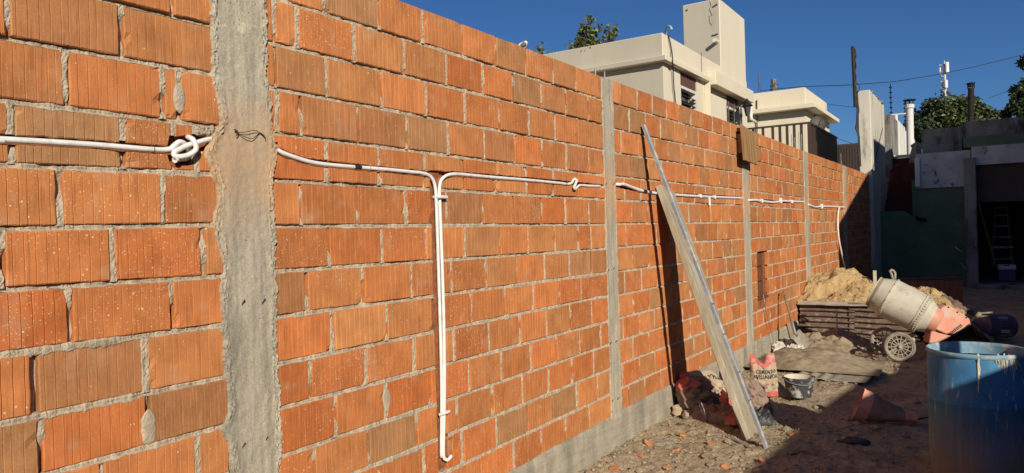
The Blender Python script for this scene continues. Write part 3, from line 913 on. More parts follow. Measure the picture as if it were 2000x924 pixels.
# recess cut for a box in the fourth bay: brick cells showing at the back
mb = MB()
zc0, zc1 = HB[2], HB[3]
for i in range(3):
    a, c = lerp(zc0, zc1, i / 3) + .006, lerp(zc0, zc1, (i + 1) / 3) - .006
    mb.box((-.128, HB[0] + .16, a), (-.055, HB[0] + .30, c), 0, .004)
    mb.box((-.128, HB[0] + .33, a), (-.06, HB[1] - .01, c), 0, .004)
mb.box((-.03, HB[0] + .02, zc0 - .015), (.012, HB[1], zc0 + .006), 0, .004)
mb.build("recess_cells", "cell", wall)
# the back of the vertical chase and its box hole
mb = MB()
mb.grid(lambda u, v: (-.016 + .004 * nz(v * 60, u * 4), lerp(VCH[0] - .01, VCH[1] + .01, u), lerp(zk(13, 3.9) + .03, zk(4, 3.9) - .1, v)), 4, 120)
mb.build("chase_back", "core", wall)

mb = MB()
mb.box((-.035, VCH[1] + .018, BOX[0]), (-.010, VCH[1] + .028, BOX[1]), 0, .002); mb.box((-.035, VCH[1] + .05, BOX[0] + .02), (-.006, VCH[1] + .058, BOX[1]), 0, .002)
mb.build("broken_cell_edge", "shard", wall)
# clumps of mortar packed beside the near pillar above the conduit
mb = MB(); r4 = random.Random(5)
for i in range(46):
    a_ = r4.random(); p = W(lerp(384, 420, a_), lerp(246, 262, r4.random()) + a_ * 3, .0)
    s_ = r4.uniform(.006, .014)
    vs = [p + Vector(d).normalized() * s_ * r4.uniform(.7, 1.2) for d in ((1, 0, 0), (-1, 0, 0), (0, 1, 0), (0, -1, 0), (0, 0, 1), (0, 0, -1))]
    mb.add(vs, [(0, 2, 4), (2, 1, 4), (1, 3, 4), (3, 0, 4), (2, 0, 5), (1, 2, 5), (3, 1, 5), (0, 3, 5)])
tag(mb.build("mortar_clumps", "mortar", wall, smooth=True), kind="stuff")
# ------------------------------------------------------------------ conduits
def ribbed(mb, path, r, pitch=.0042, seg=10):
    """corrugated tube"""
    q = smooth_path(path, pitch / 2)
    mb.tube(q, [r if i % 2 else r * .90 for i in range(len(q))], seg)
def X_(pts, dx=.0):
    return [W(p[0], p[1], p[2] if len(p) > 2 else dx) for p in pts]
def band(mb, s, z, hw, hh, x1):
    mb.obox((x1 / 2 - .006, s, z), ((1, 0, 0), (0, 1, 0), (0, 0, 1)), (x1 + .014, hw * 2, hh * 2), 0, .004)

c1 = thing("conduit", W(0, 272), "ribbed white conduit ending in a knot in front of the first concrete pillar", "conduit", "white conduits let into the wall")
_w0 = W(-60, 270, .002)
mb = MB(); ribbed(mb, [Vector((.002, -1.55, _w0.z)), Vector((.002, 0, _w0.z))] + X_([(-60, 270, .002), (0, 272, .002), (100, 277.5, .003), (200, 284, .003), (290, 291.5, .004), (328, 292, .008), (341, 284, .012), (350, 277.5, .014), (359, 280, .008), (366, 289, -.006), (370, 301, -.014), (364, 309, -.004), (352, 309.5, .010), (344.5, 311.5, .022)]), .0105)
mb.build("conduit_tube", "pvc", c1, smooth=True)
mb = MB(); e = W(344.5, 311.5, .022); d = (W(336, 314, .03) - e).normalized()
mb.lathe([(.0105, -.004), (.0118, .004), (.0112, .010), (.0085, .010), (.0082, -.006)], e, d, 14)
mb.build("tube_mouth", "pvc", c1, smooth=True, angle=40)
mb = MB(); mb.lathe([(.0083, 0), (.001, 0)], e - d * .001, d, 12); mb.build("dark_mouth_disc", "tape", c1)  # black disc standing in for the shade inside the tube
mb = MB(); ribbed(mb, X_([(424, 271, -.012), (414, 271.5, -.002), (400, 274, .006), (384, 279, .010), (366, 284, .012), (350, 292, .018), (340, 299, .022), (343, 305, .026), (358, 305.5, .032), (374, 300, .034), (383, 291, .034), (381, 280, .033), (376, 272, .022), (368, 268, -.004), (362, 263, -.034)]), .0105)
mb.build("knot_loop", "pvc", c1, smooth=True)
mb = MB(); p = W(299, 292, .004)
mb.tube([(p.x + .012 * math.cos(a), p.y, p.z + .0125 * math.sin(a)) for a in [i * .7 for i in range(10)]], .0012, 5)
mb.build("tie", "wire", c1)

c2 = thing("conduit", W(700, 327), "smooth white conduit with a black taped joint, turning down beside its twin", "conduit", "white conduits let into the wall")
LT = [(527, 284, -.014), (537, 290, -.004), (550, 297.5, .002), (575, 307, .004), (605, 316, .004), (640, 321.5, .004), (690, 326, .004), (760, 331.5, .004), (810, 336.5, .006), (824, 338, .007), (837, 342, .008), (845.5, 351, .008), (850, 366, .008), (851.5, 384, .008), (853, 420, .008), (855, 480, .008), (857.5, 560, .008), (860, 640, .008), (862, 720, .008), (862.5, 800, .008), (862, 870, .008), (862, 893, .004)]
mb = MB(); mb.tube(smooth_path(X_(LT), .02), .0098, 10)
mb.build("conduit_tube", "pvc", c2, smooth=True)
mb = MB(); a, b = W(691.5, 326.3, .004), W(704.5, 327.3, .004)
mb.tube([a, (a + b) / 2, b], .0112, 12); mb.build("tape_wrap", "tape", c2, smooth=True, angle=40)
mb = MB(); p = W(721, 329, .004)
mb.tube([(p.x + .012 * math.cos(t), p.y, p.z + .012 * math.sin(t)) for t in [i * .7 for i in range(10)]], .0014, 5)
mb.build("tie", "steelrod", c2)

c3 = thing("conduit", W(960, 345), "white conduit from the second pillar bending down into a hook at a box hole", "conduit", "white conduits let into the wall")
RTp = [(1172, 364, -.012), (1166, 363.5, .0), (1150, 363, .004), (1138, 362, .006), (1131, 362.5, .012), (1126, 367, .018), (1123.5, 369.5, .022), (1121, 366, .024), (1124.5, 358, .022), (1126, 352, .018), (1122.5, 349, .014), (1119.5, 352, .010), (1117, 357, .006), (1108, 359.5, .004), (1095, 358, .003), (1040, 352.5, .003), (960, 346, .004), (920, 342.3, .006), (891, 340, .008), (874.6, 342, .010), (864.5, 348.5, .010), (859.5, 358, .010), (857.8, 373, .010), (858.5, 390, .010), (860.5, 440, .010), (863.5, 520, .010), (866, 600, .010), (867.8, 700, .010), (867.5, 790, .010), (866, 860, .012), (866, 886, .014), (868, 896, .018), (873, 899, .024), (878, 895, .032), (882, 889, .036)]
mb = MB(); mb.tube(smooth_path(X_(RTp), .012), .0098, 10)
mb.build("conduit_tube", "pvc", c3, smooth=True)
mb = MB(); p = W(857.5, 385, .01); band(mb, p.y + .010, p.z, .042, .0085, .034)
mb.build("clamp_band", "pvc", c3)
mb = MB(); a = W(859, 810, .02); b = W(872, 806, .026); c = W(877, 803.5, .02)
mb.tube([a, (a + b) / 2, b, c], .0092, 10); mb.build("tube_offcut", "pvc", c3, smooth=True, angle=50)
mb = MB(); p = W(1105, 359, .004); mb.tube([(p.x + .012 * math.cos(t), p.y, p.z + .012 * math.sin(t)) for t in [i * .7 for i in range(10)]], .0018, 5)
mb.build("tie", "tape", c3)

c4 = thing("conduit", W(1330, 380), "white conduit sagging out of the second pillar and passing behind the leaning steel stud", "conduit", "white conduits let into the wall")
mb = MB(); mb.tube(smooth_path(X_([(1201, 359, -.012), (1208, 360.5, .004), (1218, 360, .008), (1232, 365, .008), (1252, 372, .008), (1275, 376.5, .008), (1290, 378, .006), (1320, 380.5, .006), (1366, 383.5, .006), (1410, 385.5, .006), (1440, 386.5, .004), (1450, 387, -.010)]), .02), .0135, 10)
mb.build("conduit_tube", "pvc", c4, smooth=True)
mb = MB(); a, b = W(1255, 372.8, .008), W(1262, 374.4, .008); mb.tube([a, b], .0155, 10); mb.build("tape_wrap", "tape", c4, smooth=True, angle=40)
for x, y in ((1367, 383), (1395, 385)):
    mb = MB(); p = W(x, y, .006); band(mb, p.y, p.z, .016, .019, .024); mb.build("coupling", "pvc", c4)
mb = MB(); p = W(1385, 386, .012); mb.tube([p, p - Vector((-.004, 0, .085))], .014, 10); mb.build("tee_stub", "pvc", c4, smooth=True, angle=50)
c5 = thing("conduit", W(1515, 393), "short wavy white conduit with three couplings between the third and fourth pillars", "conduit", "white conduits let into the wall")
mb = MB(); mb.tube(smooth_path(X_([(1459, 391, -.01), (1466, 391, .01), (1478, 391, .012), (1490, 393, .012), (1508, 395, .012), (1521, 394, .012), (1528, 392.5, .014), (1545, 393.5, .012), (1564, 394, .010), (1570, 394, -.01)]), .03), .0165, 8)
mb.build("conduit_tube", "pvc", c5, smooth=True)
for x, y, h in ((1487, 392.5, .026), (1524, 392, .040), (1545.5, 394, .026)):
    mb = MB(); p = W(x, y, .01); band(mb, p.y, p.z, .024, h, .034); mb.build("coupling", "pvc", c5)
c6 = thing("conduit", W(1605, 403), "last white conduit on the wall, dropping as a loose tail to the sand", "conduit", "white conduits let into the wall")
mb = MB(); mb.tube(smooth_path(X_([(1576, 399, -.01), (1581, 400.5, .012), (1592, 404, .012), (1604, 403.5, .014), (1622, 403.5, .012), (1650, 405, .010)]), .04), .018, 8)
mb.build("conduit_tube", "pvc", c6, smooth=True)
mb = MB(); p = W(1604, 403, .01); band(mb, p.y, p.z, .03, .042, .04); mb.build("coupling", "pvc", c6)
mb = MB(); mb.tube(smooth_path(X_([(1640, 404, .02), (1637.5, 412, .03), (1636.5, 430, .04), (1636.5, 445, .05), (1639, 470, .06), (1645, 500, .07), (1650, 522, .08), (1651.5, 545, .10)]), .04), .016, 8)
mb.build("loose_tail", "pvc", c6, smooth=True)

# twist of tie wire on the first pillar
tw = MB()
tw.tube(smooth_path(X_([(461, 259, .012), (480, 258, .022), (497, 254.5, .022), (508, 260, .014), (518, 268, .02)]), .01), .0016, 5)
tw.tube(smooth_path(X_([(458, 253, .02), (466, 262, .012), (478, 267, .022), (492, 271, .022), (502, 264, .016), (508, 259, .014), (515, 263, .02), (519, 273, .02)]), .01), .0016, 5)
tw.tube(smooth_path(X_([(457, 253, .02), (463, 255, .012), (465, 260, .02), (461, 266, .02)]), .006), .0022, 5)
tag(tw.build("tie_wire", "wire"), "rusty twist of tie wire sticking out of the first concrete pillar", "wire")

# ------------------------------------------------------------------ white house behind the wall
HX, HY = -3.0, W(1292.6, 64, -3.0).y
def hx(x, y, X=HX): return W(x, y, X)
def hy(x, y, Y=None): return Yp(x, y, HY if Y is None else Y)
house = thing("house", (HX, HY, 0), "cream white flat roofed house with a square roof tower behind the brick wall", "house")
ztop = W(1292.6, 64, HX).z
yend = W(1457, 150, HX).y
xl = -11.5
zlip0, zlip1 = W(1299, 117, HX + .12).z, W(1299, 107, HX + .12).z
w1 = [W(1328.5, 145, HX), W(1362.5, 250, HX)]
w2 = [W(1418.7, 184, HX), W(1444, 260, HX)]
zw1 = W(1328.5, 139, HX).z; zw2 = W(1418.7, 183, HX).z
zs1 = W(1328.5, 168, HX).z; zs2 = W(1418.7, 208, HX).z
zb = 2.7
mb = MB()
# walls with window openings
def slab(y0, y1, z0, z1, x1=HX): mb.box((x1 - .25, y0, z0), (x1, y1, z1))
wa = [(w1[0].y, w1[1].y, zw1), (w2[0].y, w2[1].y, zw2)]
zcap = zlip1 - .01
slab(HY, wa[0][0], 0, zcap); slab(wa[0][1], wa[1][0], 0, zcap); slab(wa[1][1], yend, 0, zcap)
for a, b, zt in wa:
    slab(a, b, 0, zb); slab(a, b, zt, zcap)
mb.box((xl, HY, 0), (HX - .252, HY + .25, zcap))
mb.box((xl, yend - .25, 0), (HX - .252, yend, zcap))
mb.box((xl, HY + .25, 0), (xl + .25, yend - .25, zcap))
mb.build("wall", "cream", house)
mb = MB()
mb.box((xl - .01, HY - .012, zlip1), (HX + .012, HY + .2, ztop), 0, .01); mb.box((HX - .2, HY + .2, zlip1), (HX + .012, yend + .01, ztop), 0, .01)
mb.box((xl, HY + .2, zlip1), (HX - .2, yend, ztop - .35)); mb.box((xl, yend - .2, zlip1), (HX - .2, yend + .01, ztop))
mb.build("parapet", "cream", house)
mb = MB(); y1386 = W(1385, 160, HX + .12).y; y1393 = W(1393, 165, HX + .2).y
mb.box((xl, HY - .20, zlip0), (HX + .14, HY, zlip1 - .004), 0, .008)
mb.box((HX + .002, HY, zlip0), (HX + .14, y1386, zlip1 - .004), 0, .008)
mb.build("ledge", "cream", house)
mb = MB(); zo = W(1470.7, 197, HX + .22).z; yo = W(1470.7, 197, HX + .22).y
zq = W(1393.5, 163, HX + .22).z
mb.box((HX + .014, y1393 + .1, zq), (HX + .24, yo, W(1393.5, 128, HX + .22).z - .1), 0, .01)
mb.build("overhang", "cream", house)
mb = MB(); mb.box((HX + .002, y1386, 0), (HX + .13, y1393 + .02, zlip1 - .006), 0, .008); mb.build("pilaster", "cream", house)
ty = W(1407, 125, HX).y; tx = Yp(1333, 12, ty).x; tz = W(1404, -3, HX).z; te = W(1455, 120, HX).y
mb = MB(); mb.box((tx, ty, ztop - .4), (HX + .016, te, tz), 0, .015); mb.build("roof_tower", "cream", house)
mb = MB(); p = Yp(1401, 82, ty); mb.tube([p + Vector((0, .1, 0)), p - Vector((0, .24, 0))], .05, 10); mb.build("spout", "cream", house)
for pts in ([(1386, 2), (1389, 12), (1385, 18), (1391, 30), (1385, 32), (1386, 44), (1390, 50)], [(1392, 14), (1397, 11), (1401, 8)], [(1390, 70), (1396, 69), (1402, 66)], [(1340, 21), (1343, 19)]):
    mb = MB(); mb.tube([Yp(x, y, ty - .004) for x, y in pts], .007 if len(pts) > 3 else .022, 4); mb.build("crack", "slat", house)
for i, (a, b, zt) in enumerate(wa):
    zs = (zs1, zs2)[i]
    mb = MB(); mb.box((HX - .12, a + .02, zs + .02), (HX - .02, b - .02, zt - .01)); 
    for j in range(3): mb.box((HX - .02, lerp(a, b, .25 + j * .25) - .01, zs + .02), (HX - .012, lerp(a, b, .25 + j * .25) + .01, zt - .01))
    fr = MB()
    for (y0, y1, z0, z1) in ((a, a + .03, zb, zs), (b - .03, b, zb, zs), (a, b, zs - .03, zs + .03)):
        fr.box((HX - .14, y0, z0), (HX - .004 - .004 * (y1 - y0 > .1), y1, z1))
    win = fr.build("window", "whiteframe", house)
    mb.build("shutter_box", "shutterbox", win)
    mb = MB(); mb.box((HX - .22, a, zb), (HX - .2, b, zs)); mb.build("pane", "glassdark", win)
    z = zb + .1; k = 0
    while z < zs - .07:
        mb = MB(); tl = random.uniform(-.025, .025) * (1.6 if i == 0 else .6); t2 = .5 + random.uniform(-.5, .3)
        mb.obox((HX - .05, (a + b) / 2, z), ((1, 0, -t2), (0, 1, tl), (t2, 0, 1)), (.075, b - a - .065, .012)); mb.build("slat", "slat" , win); z += .088
    if i == 1:
        for yy in (a - .06, lerp(a, b, .4), b + .02):
            mb = MB(); mb.tube([(HX + .06, yy, zb), (HX + .06, yy, zs + .12)], .016, 6); mb.build("window_bar", "slat", win)
mb = MB(); a, b = W(1369.5, 104, HX + .014), W(1369.5, 140, HX + .014)
mb.box((HX + .010, a.y - .012, b.z), (HX + .018, a.y + .012, a.z)); mb.build("expansion_joint", "slat", house)
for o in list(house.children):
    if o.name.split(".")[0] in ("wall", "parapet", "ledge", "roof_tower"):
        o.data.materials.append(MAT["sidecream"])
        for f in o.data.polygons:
            if f.normal.y < -.9: f.material_index = 1  # darker cream, given by the way a face points
# fittings on the house
mb = MB(); mb.tube(smooth_path([W(1305, 66, HX + .03), W(1308, 80, HX + .05), W(1312, 100, HX + .05), W(1313.5, 120, HX + .16), W(1314.5, 135, HX + .06), W(1316, 170, HX + .05), W(1319, 200, HX + .04), W(1320, 260, HX + .05)], .1), .014, 6)
tag(mb.build("facade_cable", "cable"), "dark cable hanging down the white house front beside its corner", "cable")
mb = MB(); mb.tube(smooth_path([W(1301, 75, HX - .25), W(1300.5, 60, HX - .2), W(1303, 53, HX - .1), W(1309, 52, HX), W(1312, 58, HX + .05)], .05), .028, 8)
tag(mb.build("bent_pipe", "lightblue", smooth=True), "pale blue bent pipe sticking up from the white house roof corner", "pipe")
lan = thing("wall_lantern", W(1458, 228, HX), "black carriage lantern on the white house wall near its far corner", "lantern")
p = W(1459.5, 215, HX + .30)
mb = MB(); mb.lathe([(.05, -.16), (.10, .10)], p, (0, 0, 1), 6, cap0=True, cap1=True); mb.build("lamp_glass", "darkplastic", lan)
mb = MB(); mb.lathe([(.15, .10), (.13, .13), (.06, .22), (.02, .30), (.0, .31)], p, (0, 0, 1), 8); mb.build("lamp_cap", "frame", lan)
mb = MB(); mb.tube(smooth_path([(HX, p.y, p.z - .05), (HX + .12, p.y, p.z + .16), p + Vector((0, 0, .26))], .05), .018, 6); mb.build("bracket", "frame", lan)
mb = MB(); a, b = W(1466.5, 203, HX + .1), W(1467, 232, HX + .1); mb.tube([a, b, b + Vector((.1, .1, -.1))], .045, 8)
tag(mb.build("downpipe", "whiteframe", smooth=True), "short white downpipe at the far corner of the white house", "pipe")
mb = MB(); a, b = W(1449, 198, HX + .05), W(1448.5, 262, HX + .05); mb.tube([a, b], .02, 6)
tag(mb.build("wall_conduit", "steelrod"), "thin grey pipe running down beside the second shuttered window", "pipe")

def shrub(name, c, rad, n, leaf, label, cat, mat_, group=None, sq=(1, 1, 1), trunk=True, clumps=14, seed=1, trunk_h=None, mixd=None):
    r = random.Random(seed)
    t = thing(name, c, label, cat, group)
    c = Vector(c)
    top = c + Vector((0, 0, (trunk_h or 0)))
    cl = []
    for i in range(clumps):
        while True:
            d = Vector((r.uniform(-1, 1), r.uniform(-1, 1), r.uniform(-1, 1)))
            if d.length < 1: break
        cl.append((top + Vector((d.x * rad * sq[0], d.y * rad * sq[1], (d.z + .8) * rad * sq[2] * .8)), rad * r.uniform(.18, .42)))
    mb = MB()
    for i in range(n):
        q, cr = cl[i % clumps]
        d = Vector((r.gauss(0, 1), r.gauss(0, 1), r.gauss(0, 1))).normalized() * cr * r.uniform(.25, 1.1)
        p = q + d
        a = Vector((r.uniform(-1, 1), r.uniform(-1, 1), r.uniform(-.9, .5))).normalized()
        b = a.cross(Vector((r.uniform(-1, 1), r.uniform(-1, 1), r.uniform(-1, 1)))).normalized()
        s = leaf * r.uniform(.6, 1.3)
        mb.add([p - a * s, p + b * s * .42 + a * s * .1, p + a * s, p - b * s * .42 + a * s * .1], [(0, 1, 2, 3)])
    mb.build("crown", mat_, t)
    mb = MB()
    if trunk_h: mb.tube([c, lerp(c, top, .5) + Vector((.1, 0, 0)), top + Vector((0, 0, rad * .4))], [rad * .09, rad * .07, rad * .04], 8)
    for q, cr in cl[:9]:
        mb.tube([top, (top + q) / 2 + Vector((0, 0, -.1 * rad)), q], [rad * .035, rad * .025, rad * .012], 5)
    mb.build("trunk" if trunk_h else "stems", "bark", t)
    return t
for i, (x, y, rr, n, sq, lab) in enumerate([
    (1131, 103, .42, 420, (1.0, .6, 1.1), "leafy green shrub growing on the white house roof edge, leftmost of the tall three"),
    (1155, 95, .40, 380, (.9, .6, 1.2), "tallest leafy shrub, in the middle of those on the white house roof edge"),
    (1181, 86, .28, 170, (1.0, .6, 1.2), "smaller leafy shrub between the tallest one and a lone sprig on the white house roof"),
    (1198, 81, .17, 60, (.6, .5, 1.3), "thin leafy sprig standing alone nearest the white house roof corner"),
    (1060, 110, .18, 60, (.8, .6, 1.2), "small tuft of leaves showing just over the brick wall top"),
    (1082, 112, .14, 30, (1.2, .6, .7), "tiny weed on the lowest visible end of the white house roof")]):
    p = Yp(x, y, HY + .18)
    shrub("roof_shrub", p, rr, n, .055, lab, "shrub", "leafolive", None, sq, seed=i + 3, clumps=10)
# white lump on the wall top, a small pigeon
bd = thing("pigeon", W(1020, 93, -.06), "small white pigeon perched on top of the brick wall", "bird")
p = W(1019.5, 94, -.06)
mb = MB(); mb.lathe([(.003, -.06), (.018, -.035), (.027, -.005), (.025, .018), (.017, .036), (.014, .045)], p + Vector((0, 0, .012)), (.1, .85, .45), 10)
mb.lathe([(.003, -.017), (.014, -.009), (.016, 0), (.012, .011), (.003, .017)], p + Vector((.005, .040, .042)), (0, 1, .1), 8)
mb.build("body", "bird", bd, smooth=True)
mb = MB(); mb.lathe([(.006, 0), (.001, .014)], p + Vector((.005, .055, .043)), (0, 1, -.2), 6); mb.build("beak", "frame", bd)
mb = MB(); mb.obox(p + Vector((.012, -.065, -.005)), ((1, 0, 0), (0, 1, .35), (0, -.35, 1)), (.03, .06, .008)); mb.build("tail", "frame", bd)
mb = MB(); mb.lathe([(.003, -.045), (.014, -.02), (.016, .01), (.004, .03)], p + Vector((.022, -.012, .018)), (0, .9, .35), 8); mb.build("wing", "greyrender", bd, smooth=True)

# ------------------------------------------------------------------ second house and its balcony
h2 = thing("house", W(1572, 170, -3.0), "pale yellow flat roofed house with a projecting cornice beyond the dark balcony", "house")
c = W(1572.5, 170, -3.0); Y2 = c.y; z2 = c.z
ye2 = W(1614.5, 197, -3.0).y
zl1, zl0 = W(1579, 198, -2.75).z, W(1579, 207, -2.75).z
mb = MB()
mb.box((-14, Y2 + .02, 0), (-3.02, ye2 + .6, zl1 - .01)); mb.build("wall", "cream2", h2)
mb = MB(); mb.box((-14, Y2, zl1), (-3.0, ye2, z2), 0, .02); mb.build("parapet", "cream2", h2)
mb = MB(); mb.box((-14, Y2 - .4, zl0), (-2.6, ye2 + .5, zl1 - .004), 0, .015); mb.build("cornice", "cream2", h2)
a, b = W(1590, 222, -3.0), W(1611, 250, -3.0)
mb = MB(); mb.box((-3.02, a.y, b.z - 1), (-2.99, b.y, a.z)); wn_ = mb.build("window", "shutterbox", h2)
mb = MB(); mb.box((-2.99, b.y - .05, b.z - 1), (-2.97, b.y + .08, a.z)); mb.build("window_frame", "whiteframe", wn_)
mb = MB(); p = Yp(1531, 205, Y2 + 1); mb.tube([Yp(1478.5, 195, Y2 - .05), Yp(1479, 260, Y2 - .05)], .02, 5); mb.build("wall_pipe", "slat", h2)

bx = -1.45
q = W(1580, 238, bx); by0 = q.y; bz = q.z
q2 = W(1634, 264, bx); by1 = q2.y
bal = thing("balcony", (bx, by0, 2.6), "dark brown balcony railing in front of the pale yellow house", "balcony")
mb = MB(); mb.box((bx - 2.6, by0 + .01, bz - 1.42), (bx - .01, by1, bz - 1.22)); mb.build("floor_slab", "cream2", bal)
mb = MB(); mb.box((bx - 2.6, by0 - .03, bz - .05), (bx + .03, by0 + .03, bz)); mb.box((bx - .03, by0 + .03, bz - .05), (bx + .03, by1, bz)); mb.build("handrail", "brownrail", bal)
mb = MB(); mb.box((bx - 2.6, by0 - .02, bz - 1.15), (bx + .02, by0 + .02, bz - 1.11)); mb.box((bx - .02, by0 + .02, bz - 1.15), (bx + .02, by1, bz - 1.11)); mb.build("bottom_rail", "brownrail", bal)
for x in (1471, 1490, 1509, 1523, 1537, 1551, 1565):
    p = Yp(x, 250, by0); mb = MB(); mb.box((p.x - .036, by0 - .015, bz - 1.11), (p.x + .036, by0 + .015, bz - .05)); mb.build("baluster", "brownrail", bal)
mb = MB(); mb.box((bx - .04, by0 - .04, bz - 1.3), (bx + .04, by0 + .04, bz - .051)); mb.build("corner_post", "brownrail", bal)
nb = 26
for i in range(nb):
    y = lerp(by0 + .12, by1 - .04, i / (nb - 1)); mb = MB(); mb.box((bx - .012, y - .03, bz - 1.11), (bx + .012, y + .03, bz - .051)); mb.build("baluster", "brownrail", bal)
# dish on the balcony rail
ds = thing("satellite_dish", P(1597, 245, 24), "small dark dish on the balcony rail in front of a brown shutter", "dish")
p = W(1597, 243, -2.0); mb = MB(); mb.lathe([(.0, 0), (.16, .02), (.26, .07), (.27, .08)], p, (.4, -.9, .3), 14); mb.build("reflector", "slat", ds, smooth=True)
mb = MB(); mb.tube([p, p + Vector((-.1, .1, -.5))], .02, 5); mb.tube([p + Vector((0, 0, -.15)), p + Vector((.15, -.35, .1))], .012, 5); mb.build("arm", "slat", ds)
# grilled clay house behind
rh = thing("house", W(1655, 300, -2.2), "red brown clay house behind dark bars between the balcony and the white pier", "house")
a, b = P(1625, 284, 34), P(1700, 276, 34)
mb = MB(); mb.box((a.x - 1, a.y, 0), (b.x + .2, a.y + 4, a.z - .15)); mb.build("wall", "rooftile", rh)
mb = MB()
for i in range(14):
    x = lerp(a.x, b.x, i / 13); mb = MB(); mb.box((x - .05, a.y - .12, 2), (x + .05, a.y - .04, a.z - .1)); mb.build("bar", "brownrail", rh)
mb = MB(); mb.box((a.x - 1, a.y - .13, a.z - .12), (b.x + .2, a.y + .1, a.z)); mb.build("top_rail", "brownrail", rh)

# things on the sky line
def pole(name, pts, r, mat_, label, cat, seg=8):
    mb = MB(); mb.tube(pts, r, seg); return tag(mb.build(name, mat_, smooth=True, angle=50), label, cat)
up_ = thing("utility_pole", P(1511, 200, 45), "grey utility pole head with wires behind the pale yellow house", "pole")
mb = MB(); a = P(1512, 190, 45); b = P(1511, 155, 45); mb.tube([(a.x, a.y, 0), b], .17, 8); mb.build("shaft", "greyrender", up_)
mb = MB(); 
for yy in (165, 172): mb.tube([P(1505, yy + 4, 45), P(1518, yy, 45)], .07, 6)
mb.build("crossarm", "frame", up_)
pole("roof_mast", [P(1483, 190, 30), P(1481.5, 145, 30)], .025, "slat", "thin antenna mast rising at the left end of the pale yellow house", "mast", 6)
pole("mast_stay", [P(1486.5, 182, 30), P(1481.8, 155, 30)], .012, "slat", "thin slanting stay beside the antenna mast on the pale yellow house", "stay", 5)

pr_ = thing("pier_wall", (0, 21.12, 0), "tall weathered white wall end standing at the far end of the brick wall", "wall")
pxl, pxr = Yp(1674.5, 180, 21.12).x, Yp(1699.5, 178, 21.12).x
pz = Yp(1690, 176, 21.12).z
pye = W(1727.5, 240, pxr).y
mb = MB()
mb.box((pxl, 21.12, 0), (pxr, pye, pz), 0, .02); mb.build("wall_body", "pier", pr_)
mb = MB()
for i in range(26):
    y = lerp(21.2, pye - .05, random.random()); x = lerp(pxl, pxr, random.random())
    mb.obox((x, y, pz), (Vector((1, random.uniform(-.4, .4), 0)), Vector((-.1, 1, 0)), Vector((0, 0, 1))), (random.uniform(.05, .12), random.uniform(.08, .25), random.uniform(.02, .09)), 0, .01)
mb.build("broken_coping", "lichen", pr_)
mb = MB(); a, b = W(1704, 335, pxr + .006), W(1724, 250, pxr + .006)
n_ = 16
mb.grid(lambda u, v: (pxr + .006 + .01 * nz(v * 30, u * 5), lerp(a.y, b.y, v) + (u - .5) * .22 + .03 * nz(v * 9, 2), lerp(a.z, b.z, v)), 3, 24); mb.build("stair_scar", "lichen", pr_)
mb = MB()
for i, (o1, o2) in enumerate(((0, 0), (.05, .03), (-.03, .05))):
    mb.tube(smooth_path([Yp(1672 + o1 * 40, 178, 21.02), Yp(1674.5 + o2 * 60, 215, 21.04), Yp(1673 + o1 * 60, 250, 21.03), Yp(1677 + o2 * 30, 268, 21.03), Yp(1677.5 + o1 * 50, 300, 21.03), Yp(1680 + o2 * 30, 325, 21.04)], .2), .020, 5)
tag(mb.build("cable_bundle", "cable"), "bundle of dark cables hanging down the edge of the white pier wall", "cable")
pt = thing("post", Yp(1667, 206, 21.0), "dark wooden post with cable pegs fixed to the edge of the white pier wall", "post")
mb = MB(); a, b = Yp(1671, 208, 20.98), Yp(1665.5, 91, 20.98); mb.tube([a, b], [.055, .05], 6); mb.build("shaft", "postwood", pt)
mb = MB()
pts = [Yp(1670 + (2.5 if i % 2 else .5), 95 + i * 11, 20.95) for i in range(9)]
mb.tube(smooth_path(pts, .1), .018, 5); mb.build("wrapped_cable", "cable", pt)
mb = MB(); mb.tube([Yp(1673 + 6 * math.sin(t), 172 - 9 * math.cos(t), 20.95) for t in [i * .5 for i in range(9)]], .012, 5); mb.build("cable_loop", "cable", pt)

# stepped white party walls and flues beyond
def bxw(name, x0, x1, y0, D, depth, mat_, label, cat, zbase=0):
    a, b = P(x0, y0, D), P(x1, y0, D)
    mb = MB(); mb.box((a.x, a.y, zbase), (b.x, a.y + depth, a.z), 0, .02)
    return tag(mb.build(name, mat_), label, cat)
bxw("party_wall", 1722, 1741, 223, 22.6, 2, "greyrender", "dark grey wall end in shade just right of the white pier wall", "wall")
bxw("party_wall", 1741, 1757, 237, 26, 3, "whitewash", "tallest of the stepped white walls, next to the dark wall end", "wall")
bxw("party_wall", 1757, 1767.5, 251, 28, 3, "whitewash", "middle stepped white wall, one step below the tallest", "wall")
bxw("party_wall", 1767.5, 1777, 262, 30, 3, "whitewash", "lowest stepped white wall, directly left of the round white flue", "wall")
mb = MB(); a = P(1750, 240, 26.2); mb.tube([a, a + Vector((0, 0, .28))], .06, 8); mb.tube([a + Vector((-.35, 0, .3)), a + Vector((.45, 0, .3))], .03, 6)
tag(mb.build("vent_pipe", "whitewash"), "small white vent pipe on top of the tallest stepped wall", "pipe")
fl = thing("flue", P(1778, 300, 25), "round white flue pipe with a dark cap beside the stepped white walls", "flue")
a, b = P(1778.5, 312, 25), P(1776.5, 208, 25)
mb = MB(); mb.tube([a, b], .115, 14); mb.build("pipe", "whitewash", fl, smooth=True, angle=50)
mb = MB(); mb.lathe([(.15, 0), (.15, .12), (.12, .13)], b - Vector((0, 0, .06)), (0, 0, 1), 14, cap0=True, cap1=True); mb.build("collar", "whitewash", fl)
mb = MB(); mb.lathe([(.20, .0), (.20, .03), (.0, .07)], b + Vector((0, 0, .2)), (0, 0, 1), 14, cap0=True)
for t in range(4): mb.tube([b + Vector((.11 * math.cos(t * 1.57), .11 * math.sin(t * 1.57), .05)), b + Vector((.11 * math.cos(t * 1.57), .11 * math.sin(t * 1.57), .21))], .015, 4)
